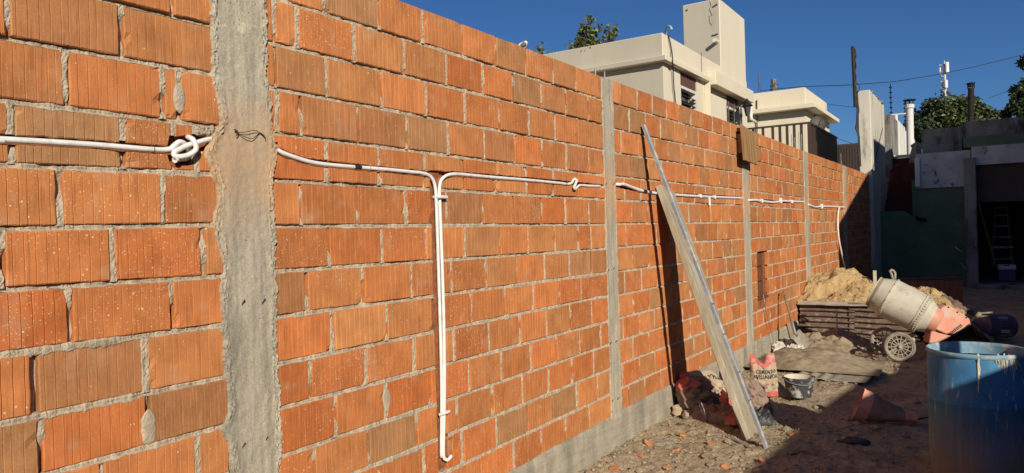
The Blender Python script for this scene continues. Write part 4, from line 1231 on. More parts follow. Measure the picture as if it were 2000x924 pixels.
mb.build("cap", "frame", fl)
fb = thing("flue", P(1896, 235, 26), "black flue pipe with a crown cap on the grey roof wall", "flue")
a, b = P(1896, 250, 26), P(1896.5, 172, 26)
mb = MB(); mb.tube([a, b], .095, 12); mb.build("pipe", "frame", fb, smooth=True, angle=50)
mb = MB(); mb.lathe([(.10, 0), (.10, .06), (.14, .10), (.14, .13), (.0, .16)], b + Vector((0, 0, .05)), (0, 0, 1), 12)
for t in range(6): mb.tube([b + Vector((.1 * math.cos(t * 1.05), .1 * math.sin(t * 1.05), -.02)), b + Vector((.1 * math.cos(t * 1.05), .1 * math.sin(t * 1.05), .12))], .015, 4)
mb.build("cap", "frame", fb)
for i, (x, y0, y1, lab) in enumerate([(1739.5, 228, 164, "taller dark electric fence rod with insulators above the grey wall end"), (1767.5, 250, 197, "shorter electric fence rod beside the round white flue")]):
    t = thing("fence_rod", P(x + 1, y0, 27), lab, "fence rod")
    a, b = P(x + 1.5, y0 + 6, 27), P(x - .5, y1, 27)
    mb = MB(); mb.tube([a, b], .018, 5); mb.build("rod", "frame", t)
    for k in range(6):
        p = lerp(a, b, .2 + k * .14); mb = MB(); mb.lathe([(.015, -.03), (.055, -.015), (.055, .015), (.015, .03)], p, (0, 0, 1), 8); mb.build("insulator", "frame", t)
def wire(pts, lab, r=.014):
    mb = MB(); mb.tube(smooth_path(pts, 1.0), r, 5); tag(mb.build("overhead_wire", "cable"), lab, "wire")
wire([P(1480, 178, 42), P(1560, 170, 36), P(1660, 166, 29), P(1740, 160, 29), P(1845, 143, 32), P(1930, 124, 34), P(2010, 104, 36)], "long overhead wire rising to the right across the sky past the antenna", .016)
wire([P(1615, 203, 32), P(1645, 207, 32), P(1672, 210, 32)], "short wire between the pale yellow house and the dark post", .012)
wire([P(1615, 262, 34), P(1640, 272, 34), P(1672, 283, 34)], "low sagging wire beside the white pier wall", .012)
wire([P(1930, 192, 34), P(1968, 178, 34), P(2005, 160, 34)], "short wire running into the dark tree on the right", .012)

an = thing("antenna_mast", P(1845, 215, 62), "cell antenna mast with white panels above the trees", "antenna")
D = 62
mb = MB(); a, b = P(1847, 220, D), P(1844.5, 118, D); mb.tube([(a.x, a.y, 0), a, P(1844.7, 132, D), b], [.16, .14, .09, .02], 8); mb.build("mast", "lightgrey", an)
for (x, y0, y1, w_, dd) in ((1850, 121, 142, 3.2, -.3), (1836.5, 126, 143, 1.8, .2), (1848, 156, 172, 3.0, -.3), (1839.5, 158, 172, 1.8, .2)):
    a, b = P(x, y0, D + dd), P(x, y1, D + dd); w = w_ / FPX * D
    mb = MB(); mb.obox((a + b) / 2, (RT, fwd, Vector((0, 0, 1))), (w * 2, w * 1.2, (a - b).length), 0, .05); mb.build("panel", "whiteframe", an)
mb = MB()
for y in (128, 141, 160, 171): mb.tube([P(1836, y, D), P(1850, y, D)], .05, 5)
mb.tube(smooth_path([P(1836, 143, D), P(1838, 149, D), P(1845, 150, D)], .3), .05, 5); mb.tube(smooth_path([P(1839, 172, D), P(1841, 177, D), P(1846, 178, D)], .3), .05, 5)
mb.build("panel_bracket", "steelrod", an)

def tree(x, y, D, w, h, n, leaf, lab, mat_, seed, clumps=34):
    c_ = P(x, y, D); rad = w / FPX * D / 2; hh = h / FPX * D
    base = Vector((c_.x, c_.y, 0)); th = c_.z - hh * .55
    return shrub("tree", base, rad, n, leaf, lab, "tree", mat_, None, (1, .8, hh / rad * .62), seed=seed, trunk_h=max(th, 1), clumps=clumps)
tree(1838, 222, 36, 112, 84, 9000, .115, "broad green tree behind the roofs, left of the black flue", "leaf", 5)
tree(1885, 212, 37, 64, 92, 4600, .115, "taller narrow green tree directly behind the black flue", "leaf", 6, 24)
tree(1932, 226, 36, 62, 48, 3200, .11, "low bushy green tree between the black flue and the dark tree", "leaf", 8, 20)
tree(1796, 246, 35, 58, 68, 3600, .11, "dark green tree beside the round white flue", "leafdark", 9, 22)
tree(1998, 190, 27, 66, 92, 4200, .10, "dark leafy tree cut off by the right edge", "leafdark", 12, 22)
tree(2012, 118, 27, 34, 40, 500, .13, "dark branch tips high at the right edge", "leafdark", 14, 9)

# ------------------------------------------------------------------ green building at the end of the yard
FY = 22.6
def F(x, y, Y=FY): return Yp(x, y, Y)
gb = thing("green_building", (1.5, FY, 0), "shaded green and grey building with outside stairs and a dark garage", "building")
zlow = F(1730, 413).z; xs0 = F(1700, 430).x; xa = F(1764, 412).x; xb = F(1800, 432).x; zb_ = F(1800, 432).z
mb = MB(); xr = F(1886, 450).x
mb.prism([(xs0, FY, -.2), (xr, FY, -.2), (xr, FY, zb_), (xb, FY, zb_), (xa, FY, zlow), (xs0, FY, zlow)], (0, .14, 0)); mb.build("stair_parapet", "green", gb)
xw0 = F(1781, 340, FY + .3).x; 
mb = MB(); mb.box((F(1790, 350, FY + .3).x, FY + .14, -.2), (xr, FY + 3.5, F(1830, 367, FY + .14).z)); mb.box((xw0, FY + .2, -.2), (F(1790, 350, FY + .3).x, FY + 3.5, F(1785, 352, FY + .2).z)); mb.build("lower_wall", "green", gb)
zg0, zg1 = F(1830, 367, FY + .12).z, F(1830, 298, FY + .12).z
mb = MB(); mb.box((F(1789, 330, FY + .10).x, FY + .10, zg0 + .004), (F(1896, 330, FY + .1).x, FY + 3.4, zg1)); mb.build("upper_wall", "greypaint", gb)
mb = MB(); mb.box((F(1787, 340, FY + .05).x, FY + .04, zg0 + .05), (F(1797, 340, FY + .05).x, FY + .098, F(1790, 308).z), 0, .01); mb.build("corner_trim", "whitewash", gb)
mb = MB(); mb.lathe([(.12, -.4), (.14, -.15), (.12, .0), (.13, .08), (.07, .15), (.0, .17)], F(1790, 290, FY + .3), (.1, 0, 1), 12, wob=.9); mb.build("corner_stub", "lichen", gb)
mb = MB(); pz1 = F(1840, 250, FY + 1).z; mb.box((F(1800, 260, FY + 1).x, FY + 1, zg1 - .3), (F(1878, 260, FY + 1).x, FY + 3.3, pz1)); mb.build("roof_parapet", "greyrender", gb)
# garage side
xg = F(1878, 300).x; XE = 5.4
zp = F(1940, 233).z; zband0, zband1 = F(1940, 284).z, F(1940, 263).z; zbeam = F(1950, 320).z; zdoor = F(1950, 394).z
mb = MB(); mb.box((xg, FY + .02, zband1), (XE, FY + .25, zp)); mb.build("roof_parapet", "greyrender", gb)
mb = MB(); mb.box((xg + .05, FY - .012, zband0), (XE, FY + .2, zband1 - .004)); mb.build("green_band", "green", gb)
mb = MB(); mb.box((F(1897, 300).x, FY - .05, zbeam), (XE, FY + .2, zband0 - .004)); mb.build("door_beam", "greypaint", gb)
mb = MB(); mb.box((F(1884, 400).x, FY - .18, -.2), (F(1908, 400).x, FY + .2, zbeam + .2), 0, .02); mb.build("column", "greyrender", gb)
mb = MB(); mb.box((F(1908, 400).x, FY + .12, zdoor), (XE - .2, FY + .19, zbeam - .004)); mb.build("rolled_door", "door", gb)
mb = MB()
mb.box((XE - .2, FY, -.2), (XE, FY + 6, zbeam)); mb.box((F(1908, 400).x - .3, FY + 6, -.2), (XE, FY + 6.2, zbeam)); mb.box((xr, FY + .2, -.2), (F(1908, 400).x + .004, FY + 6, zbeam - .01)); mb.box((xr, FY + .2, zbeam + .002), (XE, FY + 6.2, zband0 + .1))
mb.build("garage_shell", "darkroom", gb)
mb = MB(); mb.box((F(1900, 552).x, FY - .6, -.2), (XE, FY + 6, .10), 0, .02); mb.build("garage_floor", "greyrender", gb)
# stairs
x0, x1 = F(1722, 350, FY + .4).x, F(1789, 350, FY + .4).x
mb = MB(); mb.box((x0 - .05, FY + 3.3, 0), (x1 + .6, FY + 3.5, F(1750, 305, FY + 3).z - .05)); mb.build("stair_back_wall", "redstep", gb)
for i in range(12):
    z = zlow - .35 + i * .185
    mb = MB(); y_ = FY + .35 + i * .24
    mb.box((x0, y_, z - .5), (x1, y_ + .3, z), 0, .008); mb.build("step", "redstep", gb)
mb = MB(); y_ = F(1728, 310, FY + 3.2); mb.box((x0 - .1, FY + 3.25, F(1750, 308, FY + 3.2).z), (x1, FY + 3.4, F(1750, 303, FY + 3.2).z)); mb.build("stair_head_trim", "whitewash", gb)
# upper mass right of the stairs, the roof behind
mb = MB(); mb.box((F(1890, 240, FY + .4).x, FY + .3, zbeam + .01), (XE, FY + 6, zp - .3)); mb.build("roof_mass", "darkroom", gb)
# mark of a broken pipe on the green wall
mb = MB(); mb.tube(smooth_path([F(1866, 482, FY - .02), F(1872, 488, FY - .05), F(1879, 492, FY - .04)], .05), .02, 6); mb.tube(smooth_path([F(1878, 513, FY - .03), F(1881, 520, FY - .05), F(1888, 526, FY - .03)], .05), .02, 6); mb.build("broken_pipe", "lightgrey", gb)
mb = MB(); mb.tube(smooth_path([F(1790, 425, FY - .05), F(1798, 429, FY - .1), F(1808, 430, FY - .04)], .05), .05, 7); mb.build("pipe_stub", "frame", gb)
# in the garage
sl_ = thing("step_ladder", F(1960, 530, FY + 1.2), "grey folding stepladder standing in the dark garage", "ladder")
YL = FY + 1.2
L0, L1, R0, R1 = F(1938, 520, YL), F(1944, 402, YL), F(1978, 520, YL), F(1967, 400, YL)
for a, b in ((L0, L1), (R0, R1)):
    mb = MB(); mb.tube([a, b + Vector((0, .35, 0))], .035, 6); mb.build("rail", "aluminium", sl_)
    mb = MB(); mb.tube([a + Vector((0, 1.3, 0)), b + Vector((0, .4, 0))], .03, 6); mb.build("rear_leg", "aluminium", sl_)
for t in (.12, .3, .48, .66, .84, .97):
    a, b = lerp(L0, L1, t), lerp(R0, R1, t); mb = MB(); mb.box((a.x, a.y + .35 * t - .05, a.z - .02), (b.x, a.y + .35 * t + .08, a.z + .015)); mb.build("tread", "aluminium", sl_)
cb = thing("cool_box", F(1967, 540, FY + .6), "blue cool box with a white lid at the foot of the stepladder", "cool box")
a, b = F(1950, 541, FY + .6), F(1984, 527, FY + .6); c_ = F(1950, 517, FY + .6)
mb = MB(); mb.box((a.x, a.y, .102), (b.x, a.y + .35, b.z), 0, .02); mb.build("body", "bluebox", cb)
mb = MB(); mb.box((a.x - .01, a.y - .01, b.z + .003), (b.x + .01, a.y + .36, c_.z), 0, .015); mb.build("lid", "whiteframe", cb)
mb = MB(); mb.box((lerp(a.x, b.x, .3), a.y - .03, c_.z - .03), (lerp(a.x, b.x, .65), a.y - .011, c_.z - .005)); mb.build("handle", "bluebox", cb)
pole("leaning_stick", [F(1945, 520, FY + .4), F(1911, 396, FY + .12)], .018, "toolwood", "long stick leaning against the garage column", "stick", 6)
mb = MB(); p = F(1957, 483, YL - .1); mb.grid(lambda u, v: (p.x + (u - .5) * .52, p.y + (v - .5) * .4, p.z + .05 * nz(u * 5, v * 4, 2)), 14, 8)
tag(mb.build("white_rag", "whitepaper"), "pale rag draped over a tread of the stepladder", "rag")

# ------------------------------------------------------------------ neighbours on the right of the yard, outside the picture
sd = thing("yard_wall", (5.5, 3, 0), "rendered boundary wall along the right side of the yard", "wall")
def back(y, z, x=0.0): return (5.5, y - SB * (5.5 - x), z + SCZ * (5.5 - x))
k0, k1, k2 = back(16.15, 1.73), back(21.1, 3.11), back(10.5, 0, 1.36)
k3 = back(5.5, 0, 1.07); k2 = back(9.5, 0, 1.35)
mb = MB()
mb.prism([(5.5, -14, -.2), (5.5, k0[1] - .02, -.2), (5.5, k0[1] - .02, k2[2] - .16), (5.5, k2[1] + .02, k2[2] - .14), k2, k3, (5.5, -14, k3[2] + .02)], (.18, 0, 0)); mb.build("wall_body", "greyrender", sd)
nh = thing("neighbour_house", (5.5, k0[1], 0), "tall house with a sloping roof beyond the right side of the yard", "house")
mb = MB(); mb.prism([(5.5, k0[1], -.2), (5.5, 22.3, -.2), (5.5, 22.3, 6.6), (5.5, 20.6, 6.6), (5.5, 20.6, 7.1), (5.5, k1[1] + .5, 7.1), (5.5, k1[1] + .5, k1[2] + .02), k1, k0], (9, 0, 0)); mb.build("wall", "greyrender", nh)
nh2 = thing("neighbour_block", (5.52, 22.4, 0), "flat block behind the gabled house on the right", "building")
mb = MB(); mb.box((5.52, 22.4, -.2), (15, 30, 6.3)); mb.build("wall", "greyrender", nh2)

# ------------------------------------------------------------------ things leaning on the wall
st_ = thing("metal_stud", G(1500, 880), "long galvanised steel stud leaning against the brick wall from the dirt", "metal stud")
A = Vector((1.085, 5.835, 0.0)); B = W(1258.5, 243, .035); B.x = .035
ax = (B - A).normalized()
wd = Vector((.12, .99, 0)); wd = (wd - ax * wd.dot(ax)).normalized(); nn = ax.cross(wd).normalized()
if nn.x < 0: nn = -nn
def sect(pts): return [A + wd * a + nn * b for a, b in pts]
hw, t_ = .025, .0022
c_sec = [(-hw, -.020), (-hw, 0), (hw, 0), (hw, -.020), (hw - .009, -.020), (hw - .009, -.020 + t_), (hw - t_, -.020 + t_), (hw - t_, -t_), (.006, -t_), (.004, -.007), (-.004, -.007), (-.006, -t_), (-hw + t_, -t_), (-hw + t_, -.020 + t_), (-hw + .009, -.020 + t_), (-hw + .009, -.020)]
c_sec = [(-hw, -.020), (-hw, 0), (-.009, 0), (-.005, -.006), (.005, -.006), (.009, 0), (hw, 0), (hw, -.020), (hw - t_, -.020), (hw - t_, -t_), (.010, -t_), (.006, -.009), (-.006, -.009), (-.010, -t_), (-hw + t_, -t_), (-hw + t_, -.020)]
mb = MB(); mb.prism(sect(c_sec), ax * (B - A).length); mb.build("profile", "zinc", st_)
mb = MB()
for f in (.14, .22, .33, .42):
    p = A + ax * (B - A).length * f
    mb.obox(p + nn * .001, (wd, nn, ax), (hw * 2.05, .003, .006))
mb.build("cut_mark", "frame", st_)
pk = thing("wooden_plank", G(1462, 858), "thick pale plank propped against the wall beside the steel stud", "plank")
bl = G(1465, 861, .0); pw = .36
Bp = W(1289, 361, .05)
ax2 = (Bp - bl).normalized()
wd2 = Vector((-.06, 1, 0)); wd2 = (wd2 - ax2 * wd2.dot(ax2)).normalized(); n2 = ax2.cross(wd2).normalized()
if n2.x < 0: n2 = -n2
Cb = bl + wd2 * pw / 2 - n2 * .02 + Vector((0, 0, .02)); Bp = Bp + wd2 * pw / 2 - n2 * .02
ln = (Bp - Cb).length
mb = MB(); nseg = 40
def fn(u, v):
    a = u * 2 * math.pi
    k = int(u * 8 + .5) % 8
    hw2 = pw / 2; prof = [(-hw2, .016), (-hw2 + .004, .020), (hw2 - .004, .020), (hw2, .016), (hw2, -.031), (hw2 - .004, -.035), (-hw2 + .004, -.035), (-hw2, -.031)]
    a_, b_ = prof[k]
    q = Cb + ax2 * (ln * v) + wd2 * (a_ + .002 * nz(v * 12, k) + .004 * math.sin(v * 3)) + n2 * (b_ + .002 * nz(v * 9, k + 8))
    return q
mb.grid(fn, 8, nseg)
mb.add([fn(k / 8, 0) for k in range(8)], [tuple(range(8))]); mb.add([fn(k / 8, 1) for k in range(8)], [tuple(range(8))])
mb.build("board", "plank", pk)
mb = MB()
for f in (.08, .3, .52, .9):
    p = Cb + ax2 * ln * f + n2 * .020 + wd2 * random.uniform(-.05, .05)
    mb.lathe([(.006, 0), (.006, .002), (.0, .003)], p, n2, 8)
mb.build("nail_head", "wire", pk)

wb = thing("wooden_board", W(1460, 300, .05), "brown weathered board hanging over the wall top in front of the third pillar", "board")
tl_, tr_ = W(1448, 243, .09), W(1473, 261, .09)
zb0, zb1 = W(1449, 312, .10).z, W(1476, 322, .10).z
mb = MB()
for i, (u0, u1, m_) in enumerate(((0, .40, 0), (.41, .74, 0), (.75, 1.0, 0))):
    y0, y1 = lerp(tl_.y, tr_.y, u0), lerp(tl_.y, tr_.y, u1)
    za, zb2 = lerp(zb0, zb1, u0), lerp(zb0, zb1, u1)
    ta, tb = lerp(tl_.z, tr_.z, u0), lerp(tl_.z, tr_.z, u1)
    mb = MB(); mb.prism([(.098, y0, za), (.098, y1, zb2), (.072, y1, tb), (.072, y0, ta)], (.024 + .003 * i, 0, 0)); mb.build("plank", "board", wb)
mb = MB(); mb.box((.012, tl_.y + .08, zb0 + .1), (.071, tl_.y + .12, tl_.z - .1)); mb.box((-.12, tl_.y + .05, tl_.z - .07), (.071, tr_.y - .05, tl_.z - .03)); mb.build("batten", "board", wb)

# ------------------------------------------------------------------ sacks
def sack(c, w, h, n, Wd, H, T, sd, crump=.02, pinch=.35, nu=26, nv=32, mfn=None, puff=.55, bend=0.0, flat=0.0):
    """crumpled pillow; c is the middle of its lower edge; returns mesh and its front surface function"""
    w, h, n, c = Vector(w).normalized(), Vector(h).normalized(), Vector(n).normalized(), Vector(c)
    def pt(u, v, side):
        a, b = 2 * u - 1, 2 * v - 1
        prof = (max(0, 1 - abs(a) ** 2.6) ** puff) * (max(0, 1 - abs(b) ** 3.2) ** puff)
        ww = Wd / 2 * (1 - pinch * max(0, b) ** 3 + .05 * nz(v * 4, sd)) 
        th = T / 2 * prof * (1 - flat * v)
        cr = crump * (abs(nz(a * 2.2 + sd, b * 2.6, sd * 3.1)) * 1.6 - .45 + .6 * nz(a * 5.2, b * 6.1, sd) + .35 * nz(a * 11, b * 13, sd + 4)) * (.25 + prof)
        bd = bend * (v ** 2)
        return c + w * (a * ww + .35 * crump * nz(b * 7, a * 3, sd + 9)) + h * (v * H + .6 * crump * nz(a * 4, sd + 6) * v) + n * ((th if side else -th) + cr + bd)
    mb = MB()
    mb.grid(lambda u, v: pt(u, v, 1), nu, nv, 0, mfn)
    mb.grid(lambda u, v: pt(u, v, 0), nu, nv, 0, mfn)
    return mb, pt
def lettering(text, pt, u0, u1, v0, v1, parent, mat_="ink", arc=0.0, d=None):
    cu = bpy.data.curves.new("lettering", 'FONT'); cu.body = text; cu.resolution_u = 2; cu.offset = .012
    ob = bpy.data.objects.new("lettering_src", cu); COL.objects.link(ob)
    dg = bpy.context.evaluated_depsgraph_get(); me = ob.evaluated_get(dg).to_mesh()
    bm = bmesh.new(); bm.from_mesh(me)
    bmesh.ops.triangulate(bm, faces=bm.faces)
    bmesh.ops.subdivide_edges(bm, edges=[e for e in bm.edges if e.calc_length() > .25], cuts=2, use_grid_fill=False)
    vs = [v.co.copy() for v in bm.verts]; fs = [[v.index for v in f.verts] for f in bm.faces]
    bm.free(); bpy.data.objects.remove(ob)
    x0, x1 = min(v.x for v in vs), max(v.x for v in vs); y0, y1 = min(v.y for v in vs), max(v.y for v in vs)
    out = []
    for v in vs:
        a, b = (v.x - x0) / (x1 - x0), (v.y - y0) / (y1 - y0)
        u = lerp(u0, u1, a); vv = lerp(v0, v1, b) + arc * (1 - (2 * a - 1) ** 2)
        p = pt(u, vv, 1); e = .01
        nrm = (pt(u + e, vv, 1) - pt(u - e, vv, 1)).cross(pt(u, vv + e, 1) - pt(u, vv - e, 1)).normalized()
        if d is not None and nrm.dot(d) < 0: nrm = -nrm
        out.append(p + nrm * .004)
    mb = MB(); mb.add(out, fs); return mb.build("lettering", mat_, parent)
fh = Vector((fwd.x, fwd.y, 0)).normalized(); rh_ = Vector((fh.y, -fh.x, 0)); Z = Vector((0, 0, 1))
GRP = "cement sacks beside the wall"
def place_sack(label, px, py, wpx, hpx, T, bands, tilt=(0, 0), name="cement_sack", z=0.0, D=None, **kw):
    """foot at a picture point, size from the picture"""
    c = G(px, py, z); D = (c - CAM).dot(fwd)
    Wd, H = wpx / FPX * D, hpx / FPX * D
    w = (rh_ * math.cos(tilt[0]) - fh * math.sin(tilt[0]))
    return c, w, Wd, H
# the upright sack with its name
c = G(1494, 776); D = (c - CAM).dot(fwd)
cs = thing("cement_sack", c, "half empty red and tan cement sack standing upright with printed black words", "cement sack", GRP)
w = rh_; n_ = -fh; Wd, H = 53 / FPX * D, 80 / FPX * D
def bands(u, v): return 1 if (v < .17 or v > .79 + .02 * math.sin(u * 9)) else 0
mb, pt = sack(c, w, Z + fh * .12, n_, Wd, H, .15, 2.3, .018, .12, 34, 44, bands, puff=.5)
# open, pinched mouth: two upstanding corners
def lift(p):
    q = Vector(p) - c; a = q.dot(w) / (Wd / 2); v = q.z / H
    if v > .70:
        k = (v - .70) / .30
        dip = -.075 * k * math.exp(-((a + .12) / .30) ** 2) + .035 * k * abs(a)
        return Vector(p) + Z * dip + n_ * (.03 * k * math.cos(a * 5))
    return Vector(p)
mb.v = [tuple(lift(p)) for p in mb.v]
mb.build("paper_bag", ["kraft", "redpaper"], cs, smooth=True)
lettering("CEMENTO", pt, .16, .90, .595, .685, cs, d=n_)
lettering("AVELLANEDA", pt, .07, .95, .475, .575, cs, d=n_)
mb = MB()
for (u, v) in ((.45, .31), (.55, .35), (.40, .27), (.74, .33), (.52, .27)):
    p = pt(u, v, 1) + n_ * .004; mb.obox(p, (w, n_, Z), (.022, .002, .016))
mb.build("printed_mark", "greypaper", cs)
# grey sack leaning beside the plank
c = G(1478, 812); 
s2 = thing("paper_sack", c, "dusty grey sack slumped between the plank and the upright cement sack", "sack", GRP)
mb, pt = sack(G(1487, 808), rh_ * .9 - fh * .2, Z * .9 - rh_ * .33 + fh * .25, -fh, .24, .36, .15, 7.7, .028, .45)
mb.build("paper_bag", "greypaper", s2, smooth=True)
s3 = thing("dark_sack_bottom", G(1490, 825), "crumpled black form standing for the shaded bottom of the slumped grey sack", "dark form")  # black form put where the grey sack's bottom lies in shade
mb, pt = sack(G(1492, 830), rh_, fh * .9 + Z * .35, Z * .9 - fh * .3, .22, .20, .12, 9.1, .03, .2); mb.build("dark_form", "darkplastic", s3, smooth=True)
# the heap behind the plank
s4 = thing("cement_sack", G(1385, 800), "tan cement sack slumped on the wall foot, black letters in an arc", "cement sack", GRP)
c = Vector((.30, 6.93, .04))
w4 = Vector((.55, .85, 0)).normalized(); h4 = Vector((-.42, -.10, .9)).normalized(); n4 = w4.cross(h4).normalized()
if n4.x < 0: n4 = -n4
def b4(u, v): return 1 if u < .18 or v < .12 else 0
mb, pt = sack(c, w4, h4, n4, .46, .37, .20, 4.2, .022, .18, 34, 34, b4); mb.build("paper_bag", ["kraft", "redpaper"], s4, smooth=True)
lettering("OSUYFIDA", pt, .36, .93, .58, .70, s4, arc=.12, d=n4)
mb = MB()
for (u, v) in ((.42, .42), (.6, .36), (.5, .3), (.72, .42)):
    p = pt(u, v, 1) + n4 * .004; mb.obox(p, (w4, n4, h4), (.03, .002, .018))
mb.build("printed_mark", "greypaper", s4)
s5 = thing("cement_sack", G(1350, 800), "dark crumpled sack against the plinth, leftmost of the heap behind the plank", "cement sack", GRP)
mb, pt = sack(Vector((.26, 6.72, .0)), Vector((.5, .86, 0)), Vector((-.3, .05, .95)), Vector((.9, -.3, .2)), .40, .36, .24, 12.4, .045, .35, 34, 34, lambda u, v: 1 if v > .72 and u < .4 else 0)
mb.build("paper_bag", ["greypaper", "redpaper"], s5, smooth=True)
s6 = thing("cement_sack", G(1390, 825), "flattened sack lying in front of the heap, its tan end poking past the plank", "cement sack", GRP)
mb, pt = sack(Vector((.20, 6.62, .03)), Vector((.25, .95, .1)), Vector((.93, -.33, .06)), Vector((0, .1, 1)), .34, .58, .17, 15.2, .04, .2, 34, 34, lambda u, v: 1 if v > .8 else 0)
mb.build("paper_bag", ["greypaper", "redpaper"], s6, smooth=True)
s7 = thing("cement_sack", G(1438, 820), "torn red printed sack just behind the lower part of the plank", "cement sack", GRP)
mb, pt = sack(Vector((.62, 6.72, .0)), Vector((.75, .62, -.1)), Vector((-.25, .05, .9)), Vector((.6, -.8, .3)), .30, .28, .13, 18.8, .035, .5, 28, 28, lambda u, v: 1 if (u + v) % .5 < .36 else 0)
mb.build("paper_bag", ["whitepaper", "redpaper"], s7, smooth=True)
def lump(name, c, r, sd, mat_, label, cat, group=None, sq=(1, 1, .8), amp=.35):
    mb = MB(); c = Vector(c)
    def fn(u, v):
        a, b = u * 2 * math.pi, (v - .5) * math.pi
        d = Vector((math.cos(a) * math.cos(b), math.sin(a) * math.cos(b), math.sin(b)))
        k = 1 + amp * nz(d.x * 1.6 + sd, d.y * 1.6, d.z * 1.6) + .5 * amp * nz(d.x * 4, d.y * 4 + sd, d.z * 4)
        return c + Vector((d.x * sq[0], d.y * sq[1], d.z * sq[2])) * r * k
    mb.grid(fn, 16, 10); return tag(mb.build(name, mat_, smooth=True), label, cat, group)
lump("rubble_chunk", G(1326, 812) + Vector((0, 0, .05)), .075, 3, "stone", "pale lump of rubble at the left end of the sack heap, against the plinth", "rubble", amp=.5)
lump("rubble_chunk", G(1343, 818) + Vector((0, 0, .035)), .05, 8, "stone", "smaller pale rubble lump right beside the larger one at the sack heap", "rubble", amp=.5)
lump("rubble_chunk", G(1485, 822) + Vector((0, 0, .03)), .042, 5, "residue", "white chunk of plaster on the dirt right of the steel stud", "rubble", amp=.5)
mb, pt = sack(G(1371, 826) + Vector((.05, -.02, .05)), Vector((.3, .8, -.3)), Vector((-.3, -.1, .9)), Vector((.9, -.3, .2)), .07, .16, .02, 3.3, .012, .6, 8, 10); tag(mb.build("torn_paper", "whitepaper", smooth=True), "small torn scrap of paper standing in the shadow in front of the heap", "paper")
mb, pt = sack(G(1334, 806) + Vector((.0, .0, .02)), Vector((.4, .8, -.1)), Vector((-.15, .0, .9)), Vector((.9, -.4, .1)), .09, .20, .04, 6.3, .015, .3, 8, 10); tag(mb.build("torn_paper", "redpaper", smooth=True), "red torn strip of sack at the left end of the heap by the plinth", "paper")
mb, pt = sack(G(1425, 806) + Vector((.0, .0, .06)), Vector((.7, .6, .3)), Vector((-.3, .3, .5)), Vector((.5, -.7, .5)), .22, .12, .02, 26.3, .012, .2, 10, 10); tag(mb.build("torn_paper", "whitepaper", smooth=True), "dusty flap of paper between the tan sack and the plank", "paper")

# mortar bucket
c = G(1561, 776); c.z = .01; D = (c - CAM).dot(fwd)
bk = thing("bucket", c, "black bucket crusted with dried mortar on the dirt by the upright cement sack", "bucket")
r1, r0 = 28.5 / FPX * D, 22.5 / FPX * D; hB = .205
mb = MB(); mb.lathe([(r0 * .9, 0), (r0, .004), (r1 * .97, hB - .03), (r1, hB - .03), (r1 * 1.03, hB - .012), (r1 * 1.03, hB), (r1 * .98, hB)], c, Z, 36, cap0=True); mb.build("shell", "bucket", bk, smooth=True, angle=45)
mb = MB(); mb.lathe([(r1 * .975, hB - .002), (r1 * .92, hB - .05), (r1 * .87, hB - .11), (r1 * .5, hB - .125), (.0, hB - .12)], c, Z, 36, wob=.03); mb.build("mortar_lining", "residue", bk, smooth=True)
for sg in (-1, 1):
    mb = MB(); p = c + rh_ * (r1 * 1.04 * sg) + Z * (hB - .01); mb.obox(p, (rh_, fh, Z), (.02, .035, .022), 0, .004); mb.build("ear", "bucket", bk)
mb = MB(); mb.tube(smooth_path([c + rh_ * r1 * 1.05 * math.cos(t) - fh * (r1 * 1.02 * math.sin(t)) + Z * (hB - .012 - .05 * math.sin(t)) for t in [math.pi * i / 8 for i in range(9)]], .02), .0035, 6); mb.build("handle", "steelrod", bk)

# red mouthed sack in the shade
rs_ = thing("open_sack", G(1735, 828), "red sack lying on the shaded dirt with its mouth open towards the wall", "sack")
m0 = G(1688, 822); D = (m0 - CAM).dot(fwd)
tail = G(1788, 826)
axs = (tail - m0); Ls = axs.length; axs.normalize(); side = Z.cross(axs).normalized()
lean_ = Vector((.10, -.05, 0))
mb = MB(); nr, na = 26, 30
def fn(u, v):
    a = 2 * math.pi * u
    hh = lerp(.145, .045, min(1, v * 1.1) ** .8) * (1 + .10 * nz(v * 5, 3)); ww = lerp(.070, .085, v)
    c_ = m0 + axs * (Ls * v) + Z * (hh + .004) + (-axs * .05 * (1 - v) ** 6)
    k = 1 + .10 * nz(math.cos(a) * 2 + 3, math.sin(a) * 2, v * 6) + .05 * nz(math.cos(a) * 6, math.sin(a) * 6 + 4, v * 14)
    sh = axs * (.06 * (math.sin(a)) * (1 - v) ** 2)
    return c_ + side * (math.cos(a) * ww * k) + Z * (math.sin(a) * hh * k) + sh
mb.grid(fn, na, nr, 0, lambda u, v: 0 if v < .16 or v > .78 else 1)
mb.build("bag", ["salmon", "greypaper"], rs_, smooth=True)
mb = MB(); mb.grid(lambda u, v: lerp(fn(u, .012), sum((fn(k / 8, .012) for k in range(8)), Vector()) / 8 + axs * (.05 + .02 * nz(u * 6, 1)), v), na, 6, 0, lambda u, v: 0 if v < .3 else 1); mb.build("mouth", ["redpaper", "shutterbox"], rs_, smooth=True)
mb = MB(); mb.tube([tail + Z * .03, tail + axs * .12 + Z * .05 + side * .02, tail + axs * .26 + Z * .012], .006, 5); mb.build("tie_string", "frame", rs_)

